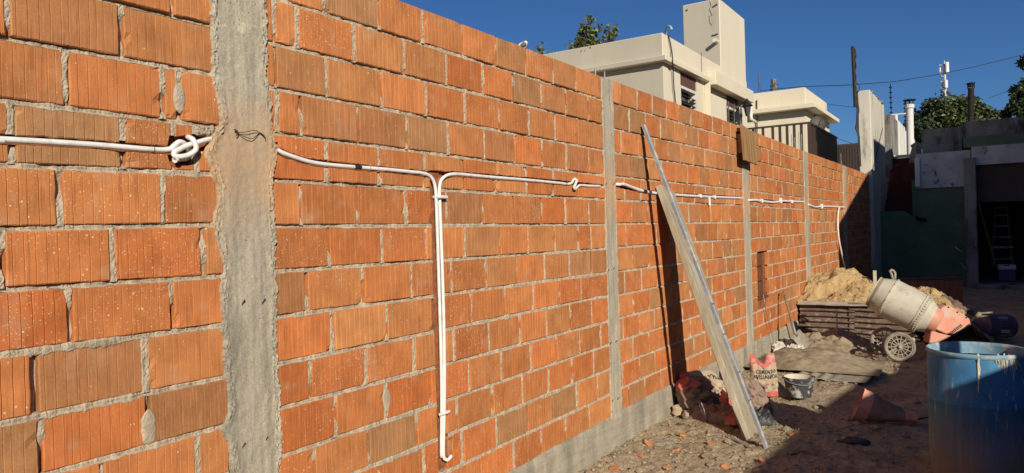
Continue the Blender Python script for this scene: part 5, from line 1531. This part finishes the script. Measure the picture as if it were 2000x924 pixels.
# board with the mortar heap
base = [G(1535, 722), G(1600, 746), G(1692, 753), G(1723, 712), G(1690, 690), G(1560, 688)]
cx = sum((b for b in base), Vector()) / len(base)
shp = thing("fibre_sheet", cx, "pale corrugated sheet lying on the dirt under the mortar heap", "sheet")
e1 = (base[2] - base[1]); Lx = e1.length; e1.normalize(); e2 = Z.cross(e1)
Ly = (base[3] - base[2]).dot(e2)
o_ = base[1] - e1 * .28
mb = MB()
def fn(u, v):
    x = u * (Lx + .28); y = v * Ly * 1.0
    sk = v * .10
    w_ = .012 * math.sin(x * 2 * math.pi / .13) * max(0, 1 - v * 1.2) * min(1, max(0, (Lx + .05 - x) / .3))
    return o_ + e1 * (x + sk) + e2 * y + Z * (.035 + w_ + .006 * nz(x * 3, y * 3))
mb.grid(fn, 90, 20); mb.grid(lambda u, v: fn(u, v) - Z * .008, 90, 20)
for u0, u1, v0, v1 in ((0, 1, 0, 0), (1, 1, 0, 1), (0, 0, 0, 1)):
    mb.grid(lambda u, v: fn(lerp(u0, u1, u), lerp(v0, v1, u)) - Z * .008 * v, 60, 1)
mb.build("panel", "fibre", shp)
def heap(name, c, ra, rb, ang, h, sd, mat_, label, cat, kind=None, n=64, rough=.25, sharp=1.4):
    c = Vector(c); ca, sa = math.cos(ang), math.sin(ang)
    mb = MB()
    def fn(u, v):
        x, y = (2 * u - 1) * 1.15, (2 * v - 1) * 1.15
        d = math.hypot(x, y) * (1 + .18 * nz(x * 1.7 + sd, y * 1.7))
        z = h * max(0, 1 - d ** sharp) if d < 1 else 0
        z *= 1 + rough * fbm(x * 3 + sd, y * 3) 
        z += h * rough * .35 * fbm(x * 12, y * 12 + sd) * (1 if d < 1 else 0)
        if d >= 1: z = -.03 * min(1, (d - 1) * 6)
        X, Y = x * ra, y * rb
        return c + Vector((X * ca - Y * sa, X * sa + Y * ca, z))
    mb.grid(fn, n, n); return tag(mb.build(name, mat_, smooth=True), label, cat, None, kind)
aE = math.atan2(e1.y, e1.x)
heap("mortar_heap", G(1590, 712, .04) + Vector((0, 0, .04)), .66, .46, aE, .15, 2.2, "freshmortar", "wide flat heap of wet grey mortar spread on the corrugated sheet", "mortar heap", sharp=2.2)
heap("mortar_heap", G(1625, 676), .66, .50, aE + .1, .20, 5.1, "freshmortar", "higher crumbly mortar heap behind the flat one, under the spade blade", "mortar heap", rough=.5, sharp=1.6)
for i, (x, y, a, lab) in enumerate([(1528, 692, .5, "crumpled white paper at the wall foot, nearest the upright cement sack"), (1545, 684, -.3, "crumpled white paper leaning up under the spade"), (1562, 697, .2, "flat crumpled white paper at the edge of the mortar heap")]):
    mb, pt = sack(G(x, y), rh_ * math.cos(a) + fh * math.sin(a), fh * .75 + Z * .45, Z * .8 - fh * .5, .26, .24, .10, 31 + i * 3.3, .04, .2, 22, 22); tag(mb.build("crumpled_paper", "whitepaper"), lab, "paper")
mb, pt = sack(G(1535, 772), rh_ * .8 + fh * .3, Z * .6 + fh * .4 - rh_ * .3, -fh, .10, .16, .02, 51, .015, .5, 10, 10); tag(mb.build("crumpled_paper", "whitepaper", smooth=True), "small crumpled paper between the upright sack and the bucket", "paper")

# spade
sp = thing("spade", G(1572, 672), "worn spade leaning on the wall with its blade in the mortar", "spade")
tp = W(1531.5, 574, .10); bt = G(1553, 652, .26); bl_ = G(1575, 676, .05)
mb = MB(); mb.tube(smooth_path([tp, lerp(tp, bt, .4), lerp(tp, bt, .75) + Vector((0, .03, 0)), bt], .1), [.017] * len(smooth_path([tp, lerp(tp, bt, .4), lerp(tp, bt, .75) + Vector((0, .03, 0)), bt], .1)), 8); mb.build("shaft", "toolwood", sp, smooth=True)
mb = MB(); mb.tube([bt + (tp - bt).normalized() * .25, bt, bt + (bl_ - bt).normalized() * .05], [.021, .023, .02], 8); mb.build("socket", "steelrod", sp, smooth=True)
dv = (bl_ - bt).normalized(); wv = rh_ * .8 + fh * .5; wv = (wv - dv * wv.dot(dv)).normalized(); nv_ = dv.cross(wv)
mb = MB(); mb.grid(lambda u, v: bt + dv * (v * (bl_ - bt).length * 1.1) + wv * ((u - .5) * (.17 - .03 * v ** 3)) + nv_ * (.02 * (2 * u - 1) ** 2), 8, 8); mb.grid(lambda u, v: bt + dv * (v * (bl_ - bt).length * 1.1) + wv * ((u - .5) * (.17 - .03 * v ** 3)) + nv_ * (.02 * (2 * u - 1) ** 2 - .006), 8, 8); mb.build("blade", "fibre", sp)
mb = MB(); mb.tube([tp + wv * -.05, tp + Z * .03, tp + wv * .06], .018, 8); mb.build("grip", "toolwood", sp)
mb = MB(); a, b = G(1548, 668), W(1541, 640, .05)
mb.obox((a + b) / 2 + Vector((0, 0, .06)), (rh_, fh, (b - a).normalized()), (.07, .02, .30), 0, .003); tag(mb.build("wooden_stake", "plank"), "short pale stake standing against the plinth by the spade", "stake")
mb = MB(); mb.tube(smooth_path(X_([(1491, 577, .01), (1493, 590, .03), (1500, 620, .05), (1508, 655, .06), (1515, 690, .10), (1512, 706, .16)]), .05), .006, 5)
tag(mb.build("hanging_wire", "steelrod"), "thin wire hanging from the cut recess down to the wall foot", "wire")

# ------------------------------------------------------------------ sand, corrugated sheets
RX = [-.1, .16, .37, .65, .85, .98, 1.15, 1.4, 1.65, 1.85, 2.05, 2.35, 2.6]
RZ = [.90, .94, 1.00, .96, .86, .74, .66, .66, .70, .64, .48, .25, .05]
def sand_h(x, y):
    r = interp(RX, RZ, x) * (1 + .05 * nz(x * 5, 3))
    yr = 13.35 + .12 * nz(x * 2, 7)
    front = min(.50, r)
    if y < yr: z = lerp(front, r, max(0, (y - 12.2) / (yr - 12.2)) ** .8)
    else: z = r * max(0, 1 - ((y - yr) / 2.4)) 
    z += .06 * fbm(x * 2.6, y * 2.6, 4) + .045 * fbm(x * 8, y * 8, 6) + .045 * abs(fbm(x * 20, y * 20, 8, 3))
    z -= .16 * math.exp(-((x - .33) ** 2 + (y - 12.55) ** 2) / .02) + .14 * math.exp(-((x - .62) ** 2 + (y - 12.8) ** 2 * .6) / .03)
    return z
mb = MB(); mb.grid(lambda u, v: (lerp(-.01, 2.6, u), lerp(12.2, 15.8, v), max(-.04, sand_h(lerp(-.01, 2.6, u), lerp(12.2, 15.8, v)))), 150, 130)
tag(mb.build("sand_pile", "sand", smooth=True), "pile of yellow building sand heaped against the wall behind corrugated sheets", "sand pile")
mb = MB(); mb.obox(Vector((1.0, 13.2, .85)), (Vector((1, .3, 0)), Vector((-.3, 1, 0)), Z), (.05, .03, .26)); tag(mb.build("wood_offcut", "plank"), "small wood offcut stuck upright in the sand", "wood offcut")
def sheet(x0, x1, y, z0, z1, sd, label, nw=7, lean=.10, tilt=0.0):
    t = thing("corrugated_sheet", ((x0 + x1) / 2, y, 0), label, "corrugated sheet", "corrugated sheets holding the sand")
    mb = MB()
    def fn(u, v):
        z = lerp(z0, z1, v); x = lerp(x0, x1, u)
        return (x + .02 * nz(z * 9, sd), y - lean * (1 - v) * 0 + lean * v * .4 + .028 * math.sin(v * nw * 2 * math.pi) + .012 * nz(x * 3, z * 3, sd), z + tilt * (u - .5) + .010 * nz(x * 2.4, sd + 4) * (1 + v))
    mb.grid(fn, 30, nw * 8); mb.grid(lambda u, v: fn(u, v) + Vector((0, .004, 0)) if False else Vector(fn(u, v)) + Vector((0, .004, 0)), 30, nw * 8)
    mb.build("panel", "rust", t, smooth=True)
    return t
xm = .78
sheet(.04, xm + .06, 12.10, .02, .52, 3.3, "left rusty corrugated sheet, from the wall to the thin stake", 6)
sheet(xm - .02, 1.95, 12.085, .03, .54, 6.1, "right rusty corrugated sheet, between the thin stake and the mixer", 6, tilt=-.03)
mb = MB(); mb.grid(lambda u, v: (lerp(.02, 1.1, u), 12.04 + .14 * v, .515 + .05 * v + .012 * math.sin(v * 12) + .01 * nz(u * 5, 2)), 24, 8); mb.grid(lambda u, v: (lerp(.02, 1.1, u), 12.04 + .14 * v, .509 + .05 * v + .012 * math.sin(v * 12) + .01 * nz(u * 5, 2)), 24, 8)
tag(mb.build("corrugated_sheet", "fibre", smooth=True), "grey sheet edge lying along the top of the left rusty sheet", "corrugated sheet", "corrugated sheets holding the sand")
mb = MB(); a = P(1634.5, 662, 10.4); b = P(1634.5, 606, 10.4); mb.tube([a, b], .011, 6); tag(mb.build("iron_stake", "steelrod"), "thin iron stake standing in front of the corrugated sheets", "stake")
mb = MB(); mb.tube(smooth_path([G(1622, 663, .03), G(1650, 658, .03), G(1680, 659, .03), G(1712, 666, .02)], .08), .016, 8); tag(mb.build("bent_tube", "fibre", smooth=True), "pale bent tube lying on the ground along the corrugated sheets", "tube")
mb = MB(); mb.tube(smooth_path([G(1708, 672, .02), G(1712, 666, .05), G(1722, 665, .05), G(1727, 671, .02)], .03), .02, 7); tag(mb.build("short_hose", "frame", smooth=True), "short dark hose loop on the ground beside the mixer wheel", "hose")
# low trough wall behind the mixer
tw_ = thing("plank_trough", (1.9, 15.9, 0), "low dark wooden wall behind the sand at the end of the yard", "wall")
a, b = P(1742, 549, 14.6), P(1882, 546, 14.3)
for i in range(8):
    x0, x1 = lerp(a.x, b.x, i / 8) + .006, lerp(a.x, b.x, (i + 1) / 8) - .006
    mb = MB(); mb.box((x0, a.y, -.1), (x1, a.y + .04, lerp(a.z, b.z, i / 8) + .02 * random.random())); mb.build("board", "shutterbox", tw_)
mb = MB(); mb.tube(smooth_path([lerp(a, b, t) + Vector((0, -.05, .03 + .03 * nz(t * 9, 2))) for t in [i / 6 for i in range(7)]], .2), .025, 6); mb.build("top_rail", "shutterbox", tw_)
for i, (x, y, sx, lab) in enumerate([(1848, 604, .34, "broken dark sheet lying on top of the scrap behind the mixer housing"), (1868, 612, .26, "curled brown sheet at the right end of the scrap behind the mixer"), (1838, 600, .30, "flat dark scrap sheet at the left of the scrap behind the mixer")]):
    q = P(x, y, 11.2)
    mb, pt = sack(q - Z * .05, rh_ * .95 + Z * (-.15), fh * .9 + Z * .2, Z, sx * 1.6, .5, .12, 61 + i * 4.4, .05, .1, 22, 18); tag(mb.build("scrap_sheet", "rust"), lab, "scrap sheet")
heap("scrap_heap", (P(1850, 640, 11.4).x, P(1850, 640, 11.4).y, 0), .55, .5, 0, .50, 9, "rust", "low heap of dark rubble under the scrap sheets behind the mixer", "rubble heap", sharp=2)

# ------------------------------------------------------------------ concrete mixer
MD = 9.42
mx = thing("concrete_mixer", G(1757, 704), "small concrete mixer with a cement covered drum, orange housing and spoked wheels", "concrete mixer")
Q0, Q1 = P(1722, 571, MD), P(1799, 616, MD)
Q0 = Q0 + fh * .22; Q1 = Q1 - fh * .12
axm = (Q1 - Q0).normalized(); Lm = (Q1 - Q0).length
pm = lambda px: px * 1.05 / FPX * MD
prof = [(pm(30), .0), (pm(30.5), .012), (pm(29), .02), (pm(38), Lm * .27), (pm(39.6), Lm * .28), (pm(39.6), Lm * .31), (pm(38.6), Lm * .32), (pm(36.2), Lm * .84), (pm(37.6), Lm * .85), (pm(37.6), Lm * .885), (pm(36.2), Lm * .89), (pm(37.2), Lm * .92), (pm(37.2), Lm * .945), (pm(33), Lm * .96), (pm(24), Lm * 1.10)]
mb = MB(); mb.lathe(prof, Q0, axm, 40, wob=.012); mb.build("drum", "mixdrum", mx, smooth=True, angle=35)
mb = MB(); mb.lathe([(pm(29.6), .01), (pm(35), Lm * .27), (pm(34), Lm * .8), (0, Lm * .8)], Q0, axm, 32); mb.build("drum_inside", "freshmortar", mx, smooth=True)
mb = MB(); mb.lathe([(pm(26), Lm * 1.0), (pm(25), Lm * 1.06), (pm(20), Lm * 1.22), (pm(17), Lm * 1.24)], Q0, axm, 28, cap1=True); mb.build("gear_cover", "salmon", mx, smooth=True, angle=40)
ga = axm.cross(Z).normalized(); gb2 = axm.cross(ga)
mb = MB()
for k in range(44):
    a = 2 * math.pi * k / 44; dd = ga * math.cos(a) + gb2 * math.sin(a)
    mb.obox(Q0 + axm * (Lm * .905) + dd * pm(37.2), (axm, dd, axm.cross(dd)), (Lm * .03, pm(2.2), pm(2.4)))
mb.build("gear_ring", "mixdrum", mx)
mb = MB()
for k in range(14):
    a = 2 * math.pi * k / 14; dd = ga * math.cos(a) + gb2 * math.sin(a)
    mb.lathe([(.008, 0), (.008, .006), (0, .008)], Q0 + axm * (Lm * .29) + dd * pm(39.5), dd, 6)
mb.build("seam_bolts", "tyre", mx)
e3 = -fh
def flat(pts, d0, d1, D=MD): return [P(x, y, D) + e3 * d0 for x, y in pts], e3 * (d1 - d0)
mb = MB(); pp, d = flat([(1800, 624), (1823, 597), (1834, 593), (1852, 603), (1875, 619), (1877, 627), (1864, 637), (1846, 648), (1830, 648), (1812, 640)], .02, .20); mb.prism(pp, d); hs = mb.build("motor_housing", "salmon", mx)
bv = hs.modifiers.new("edge", 'BEVEL'); bv.width = .012; bv.segments = 2; bv.limit_method = 'ANGLE'
mb = MB(); pp, d = flat([(1801, 641), (1815, 646), (1832, 650), (1840, 652), (1816, 664), (1797, 666)], .06, .21); mb.prism(pp, d); lg = mb.build("belt_guard", "salmon", mx)
bv = lg.modifiers.new("edge", 'BEVEL'); bv.width = .012; bv.segments = 2; bv.limit_method = 'ANGLE'
for i in range(9):
    t = i / 8; a = P(lerp(1835, 1856, t), lerp(646, 629.5, t), MD) + e3 * .203; b = P(lerp(1838, 1860.5, t), lerp(650.5, 634, t), MD) + e3 * .203
    mb = MB(); mb.obox((a + b) / 2, ((b - a).normalized(), e3, (b - a).normalized().cross(e3)), ((a - b).length, .006, .010)); mb.build("vent_slot", "frame", mx)
mb = MB()
for x, y in ((1834, 597), (1851, 606.5), (1868, 617)):
    mb.lathe([(.010, 0), (.010, .006), (0, .008)], P(x, y, MD) + e3 * .20, e3, 8)
mb.build("cover_screw", "frame", mx)
mb = MB(); pp, d = flat([(1838, 654), (1858, 640), (1864, 640), (1872, 628), (1880, 632), (1872, 645), (1850, 662), (1838, 662)], .03, .15); mb.prism(pp, d); mb.build("motor", "frame", mx)
def spoked_wheel(c, r, nrm, nm="wheel"):
    nrm = Vector(nrm).normalized(); c = Vector(c)
    ref = Z; a1 = nrm.cross(ref).normalized(); a2 = nrm.cross(a1)
    mb = MB(); n = 40; rr = .022
    mb.grid(lambda u, v: c + (a1 * math.cos(2 * math.pi * u) + a2 * math.sin(2 * math.pi * u)) * (r - rr + rr * math.cos(2 * math.pi * v)) + nrm * (rr * 1.25 * math.sin(2 * math.pi * v)), n, 10)
    wh = mb.build(nm, "tyre", mx, smooth=True)
    mb = MB(); rq = r * .80
    mb.grid(lambda u, v: c + (a1 * math.cos(2 * math.pi * u) + a2 * math.sin(2 * math.pi * u)) * (rq + .012 * math.cos(2 * math.pi * v)) + nrm * (.018 * math.sin(2 * math.pi * v)), n, 8); mb.build("rim", "fibre", wh, smooth=True)
    mb = MB(); mb.lathe([(.0, .030), (.022, .028), (.026, 0), (.026, -.03)], c, nrm, 12); mb.build("hub", "fibre", wh)
    mb = MB()
    mb.grid(lambda u, v: c + (a1 * math.cos(2 * math.pi * u) + a2 * math.sin(2 * math.pi * u)) * (r * .52 + .005 * math.cos(2 * math.pi * v)) + nrm * (.005 * math.sin(2 * math.pi * v)), n, 6); mb.build("spoke_ring", "fibre", wh)
    for k in range(14):
        a = 2 * math.pi * k / 14; dd = a1 * math.cos(a) + a2 * math.sin(a)
        mb = MB(); mb.tube([c + dd * .02, c + dd * rq], [.0075, .0055], 5); mb.build("spoke", "fibre", wh)
wc = P(1757, 677.5, 9.28)
wnrm = e3 * .92 + rh_ * -.25 + Z * .12
spoked_wheel(wc, .188, wnrm)
wc2 = wc + fh * .48 + rh_ * .06
spoked_wheel(wc2, .188, wnrm)
mb = MB(); mb.tube([wc - wnrm.normalized() * -.05, wc2], .016, 8); mb.tube([wc, wc + wnrm.normalized() * .05], .02, 8)
mb.build("axle", "fibre", mx)
mb = MB(); p = P(1782, 664, 9.3); mb.lathe([(.0, -.02), (.03, -.015), (.034, .01), (.02, .03), (0, .035)], p, e3, 10); mb.build("axle_knob", "fibre", mx, smooth=True)
mb = MB()
mb.tube([wc + fh * .2, P(1790, 650, MD), P(1812, 655, MD + .05)], .026, 8)
mb.tube([P(1790, 650, MD), P(1840, 700, MD), G(1870, 716) + Z * .02], .024, 8)
mb.tube([P(1812, 655, MD + .1), P(1830, 690, MD + .5), G(1838, 706)], .024, 8)
mb.tube([P(1846, 655, MD), P(1872, 690, MD), G(1890, 702)], .022, 8)
mb.tube(smooth_path([P(1868, 664, MD), P(1884, 640, MD), P(1900, 622, MD), P(1911, 614, MD)], .05), .021, 8)
mb.build("frame", "frame", mx, smooth=True)
mb = MB(); mb.tube([P(1906, 619, MD), P(1914, 611.5, MD)], .028, 8); mb.tube([P(1912, 612, MD), P(1938, 610.5, MD)], .013, 6); mb.tube([P(1912, 618, MD), P(1935, 617.5, MD)], .013, 6); mb.build("handle", "tyre", mx, smooth=True)
mb = MB(); mb.tube([P(1874, 626, MD) + e3 * .1, P(1884, 632, MD) + e3 * .1], .024, 8); mb.build("shaft_end", "steelrod", mx, smooth=True)
mb = MB(); mb.tube(smooth_path([P(1744, 546, MD + .25), P(1741, 535, MD + .25), P(1738, 529, MD + .25), P(1741, 527, MD + .25), P(1748, 533, MD + .25), P(1747.5, 546, MD + .25)], .03), .016, 7); mb.build("tilt_handle", "fibre", mx, smooth=True)

# purple can lying in the shade
pcn = thing("paint_can", G(1944, 664), "purple plastic can lying on its side in the shade beyond the blue drum", "can")
a, b = P(1916, 636, 10.5), P(1970, 637, 10.6); dv = (b - a).normalized(); r_ = 23 / FPX * 10.5
off = Vector((0, 0, r_ + .004 - a.z)) if False else Vector((0, 0, 0))
mb = MB(); Lc = (b - a).length; mb.lathe([(0, 0), (r_ * .9, .0), (r_ * 1.02, .012), (r_, .02), (r_, Lc - .02), (r_ * .96, Lc), (0, Lc)], a, dv, 28); mb.build("can_body", "purple", pcn, smooth=True, angle=40)
mb = MB(); mb.grid(lambda u, v: a + dv * lerp(Lc * .44, Lc * .78, u) + (e3 * math.cos(lerp(-.5, 1.0, v)) + Z * math.sin(lerp(-.5, 1.0, v))) * (r_ + .003), 6, 8); mb.build("label", "lightgrey", pcn)
mb = MB(); mb.obox(lerp(a, b, .5) - Z * (r_ + a.z - r_) * .5, (rh_, fh, Z), (.34, .25, max(.05, a.z - r_)), 0, .01); 
tag(mb.build("block", "greyrender"), "low dark block under the purple can", "block")

# ------------------------------------------------------------------ blue drum
DD = 4.86
top = P(1907.5, 679, DD)
dr = thing("blue_drum", (top.x, top.y, 0), "large blue plastic drum with paint drips at the right edge of the yard", "drum")
R_ = 86.5 / FPX * DD; zt = top.z; o = Vector((top.x, top.y, -.005))
mb = MB(); mb.lathe([(R_ * .80, 0), (R_ * .87, .01), (R_ * .92, .05), (R_ * .965, .14), (R_ * .985, .30), (R_ * .985, zt * .62), (R_ * .995, zt * .625), (R_ * .995, zt * .635), (R_ * .985, zt * .64), (R_ * .985, zt - .06), (R_ * .96, zt - .035), (R_ * .96, zt - .012)], o, Z, 64, cap0=True); mb.build("shell", "drum", dr, smooth=True, angle=40)
mb = MB(); mb.lathe([(R_ * .96, zt - .034), (R_ * .995, zt - .026), (R_ * 1.012, zt - .012), (R_ * 1.0, zt), (R_ * .985, zt + .003), (R_ * .965, zt - .004), (R_ * .955, zt - .02)], o, Z, 64, wob=.006); mb.build("rim", "druminside", dr, smooth=True)
mb = MB(); mb.lathe([(R_ * .957, zt - .012), (R_ * .95, zt - .12), (R_ * .945, zt - .20)], o, Z, 64); mb.build("inner_wall", "druminside", dr, smooth=True)
mb = MB(); mb.grid(lambda u, v: o + Vector((R_ * .95 * v * math.cos(u * 2 * math.pi), R_ * .95 * v * math.sin(u * 2 * math.pi), zt - .085 + .006 * nz(v * 4 * math.cos(u * 6.28), v * 4 * math.sin(u * 6.28)))), 48, 14); mb.build("water", "scum", dr, smooth=True)
r7 = random.Random(3)
drips = [(1862.5, 691, 768, .0065), (1864, 693, 735, .005), (1963, 690, 715, .006)] + [(1890 + i * 2.4 + r7.uniform(-1, 1), 690 + r7.uniform(0, 14), 706 + r7.uniform(0, 40) * (1 - abs(i - 9) / 13), r7.uniform(.0015, .0036)) for i in range(19)]
for k, (px_, y0, y1, rr) in enumerate(drips):
    t_ = math.asin(max(-.98, min(.98, (px_ - 1907.5) / 86.5))); dd = fh * -math.cos(t_) + rh_ * math.sin(t_)
    za, zb2 = [EYE - (yy - (434 - .0295 * (px_ - 1750))) / FPX * (DD - R_ * math.cos(t_)) for yy in (y0, y1)]
    mb = MB(); n = 14
    mb.tube([o + dd * (R_ * .984) + rh_ * (.004 * nz(i * .35, k * 3.1)) + Vector((0, 0, lerp(za, zb2, i / n))) for i in range(n + 1)], [rr * (1.1 + .8 * nz(i * .5, k * 1.7 + 3)) * (1 - .5 * (i / n) ** 3) for i in range(n + 1)], 6); mb.build("paint_drip", "residue", dr, smooth=True)
mb = MB(); p = o + Vector((-.05, -.08, zt - .074)); mb.lathe([(.03, 0), (.03, .006), (0, .007)], p, Z, 12); mb.build("floating_cap", "drum", dr)
mb = MB()
mb.tube(smooth_path([o + Vector((.03 + .14 * math.cos(t) * (1 + .2 * math.sin(3 * t)), .12 + .07 * math.sin(t), zt - .070)) for t in [i * .5 for i in range(11)]], .02), .007, 6); mb.build("scum_ring", "frame", dr, smooth=True)

pw_ = thing("added_shade_post", (4.2, 4.27, 0), "added square post out of view, placed to shade the left side of the blue drum", "post")  # added unseen post that throws a strip of shade on the drum
mb = MB(); mb.box((4.14, 4.22, -.2), (4.26, 4.33, 2.2), 0, .006); mb.build("shaft", "plank", pw_)
mb = MB(); mb.box((4.09, 4.17, -.2), (4.31, 4.38, .05), 0, .01); mb.build("footing", "plinth", pw_)
# ------------------------------------------------------------------ litter on the dirt
def stones(name, n, xr, yr, smin, smax, mat_, sd, dens=None, kind="stuff"):
    r = random.Random(sd); mb = MB()
    k = 0
    while k < n:
        x, y = r.uniform(*xr), r.uniform(*yr)
        if dens and r.random() > dens(x, y): 
            k += .2; continue
        k += 1
        s = smin * (smax / smin) ** (r.random() ** 2.2)
        z = ground_h(x, y) + s * .15
        vs = []
        for d in ((1, 0, 0), (-1, 0, 0), (0, 1, 0), (0, -1, 0), (0, 0, 1), (0, 0, -1), (.7, .7, .5), (-.7, .6, .5), (.6, -.7, .5), (-.6, -.7, .4)):
            q = Vector(d).normalized() * s * r.uniform(.7, 1.15)
            vs.append(Vector((x + q.x, y + q.y, z + q.z * .7)))
        mb.add(vs, [(4, 6, 7), (4, 7, 9), (4, 9, 8), (4, 8, 6), (0, 2, 6), (2, 7, 6), (2, 1, 7), (1, 9, 7), (1, 3, 9), (3, 8, 9), (3, 0, 8), (0, 6, 8), (0, 5, 2), (2, 5, 1), (1, 5, 3), (3, 5, 0)])
    return tag(mb.build(name, mat_, origin=(0, 0, 0)), None, None, None, kind)
def near_wall(x, y):
    return max(.05, min(1, 1.15 - x * .62)) * (.55 + .6 * nz(x * 2.2, y * 2.2, 3))
stones("gravel", 7500, (.02, 2.6), (4.2, 9.2), .003, .016, "stone", 4, near_wall)
stones("pebbles", 150, (.02, 1.1), (4.3, 6.8), .012, .034, "stone", 5, near_wall)
stones("clay_chips", 420, (.05, 1.6), (4.3, 7.6), .005, .018, "shard", 6, near_wall)
stones("clods", 260, (.6, 3.3), (4.4, 10.5), .018, .055, "ground", 31, lambda x, y: .5 + .8 * nz(x * 1.1, y * 1.1, 19))
stones("grit", 2800, (.5, 3.4), (4.4, 11.5), .004, .016, "stone", 8, lambda x, y: .6 + .5 * nz(x * 1.7, y * 1.7, 9))
rs2 = random.Random(21)
for i, (x, y, s, lab) in enumerate([
    (1268, 874, .055, "orange brick shard touching the left edge of the pale mortar splash"),
    (1322, 882, .060, "largest orange brick shard, right of the pale mortar splash"),
    (1335, 862, .045, "orange brick shard between the mortar splash and the sack heap"),
    (1248, 890, .050, "orange brick shard nearest the plinth, left of the others"),
    (1200, 918, .055, "orange brick shard at the bottom edge beside the plinth foot"),
    (1302, 914, .035, "small brick shard at the bottom edge below the mortar splash"),
    (1390, 874, .045, "lone brick shard below the half buried bar"),
    (1418, 912, .045, "yellowish brick shard at the bottom edge below the plank"),
    (1488, 906, .035, "brick shard beside the foot of the steel stud, at the shadow edge"),
    (1545, 848, .045, "brick shard right of the steel stud, alone at the shadow edge")]):
    p = G(x, y); p.z = ground_h(p.x, p.y) + .008
    mb = MB(); n = 7; top_, bot = [], []
    for k in range(n):
        a = 2 * math.pi * k / n + rs2.uniform(-.3, .3); q = s * rs2.uniform(.45, 1.1)
        top_.append(Vector((q * math.cos(a), q * .7 * math.sin(a), 0)))
    tv = Vector((rs2.uniform(-.5, .5), rs2.uniform(-.6, .1), 1)).normalized(); a1 = tv.cross(Vector((0, 1, .1))).normalized(); a2 = tv.cross(a1)
    pl = [p + a1 * t.x + a2 * t.y + tv * .012 for t in top_]
    mb.prism(pl, tv * -.018)
    tag(mb.build("brick_shard", "shard"), lab, "brick shard", "broken brick shards on the dirt")
p = G(1296, 868); mb = MB(); mb.grid(lambda u, v: p + Vector(((u - .5) * .34 * (1 + .3 * nz(v * 4, 1)), (v - .5) * .20, .03 - .07 * ((u - .5) ** 2 + (v - .5) ** 2) + .008 * nz(u * 5, v * 5))), 14, 10); tag(mb.build("mortar_splash", "fibre", smooth=True), "pale dried splash of mortar among the brick shards", "mortar splash")
mb = MB(); mb.tube(smooth_path([G(1322, 828, .02), G(1360, 838, .02), G(1400, 846, .02), G(1440, 862, .015), G(1480, 884, .01), G(1500, 892, .01)], .08), .012, 6)
tag(mb.build("buried_rod", "steelrod", smooth=True), "thin bar half buried in the dirt in front of the sack heap", "bar")
lump("dark_clod", G(1668, 864) + Z * .01, .085, 4, "darkplastic", "flat dark scrap lying in the shaded dirt left of the blue drum", "scrap", sq=(1.3, .7, .35))
lump("dirt_clod", G(1640, 892) + Z * .0, .06, 14, "stone", "small dirt clod in the shaded foreground", "clod", sq=(1.2, 1, .5))
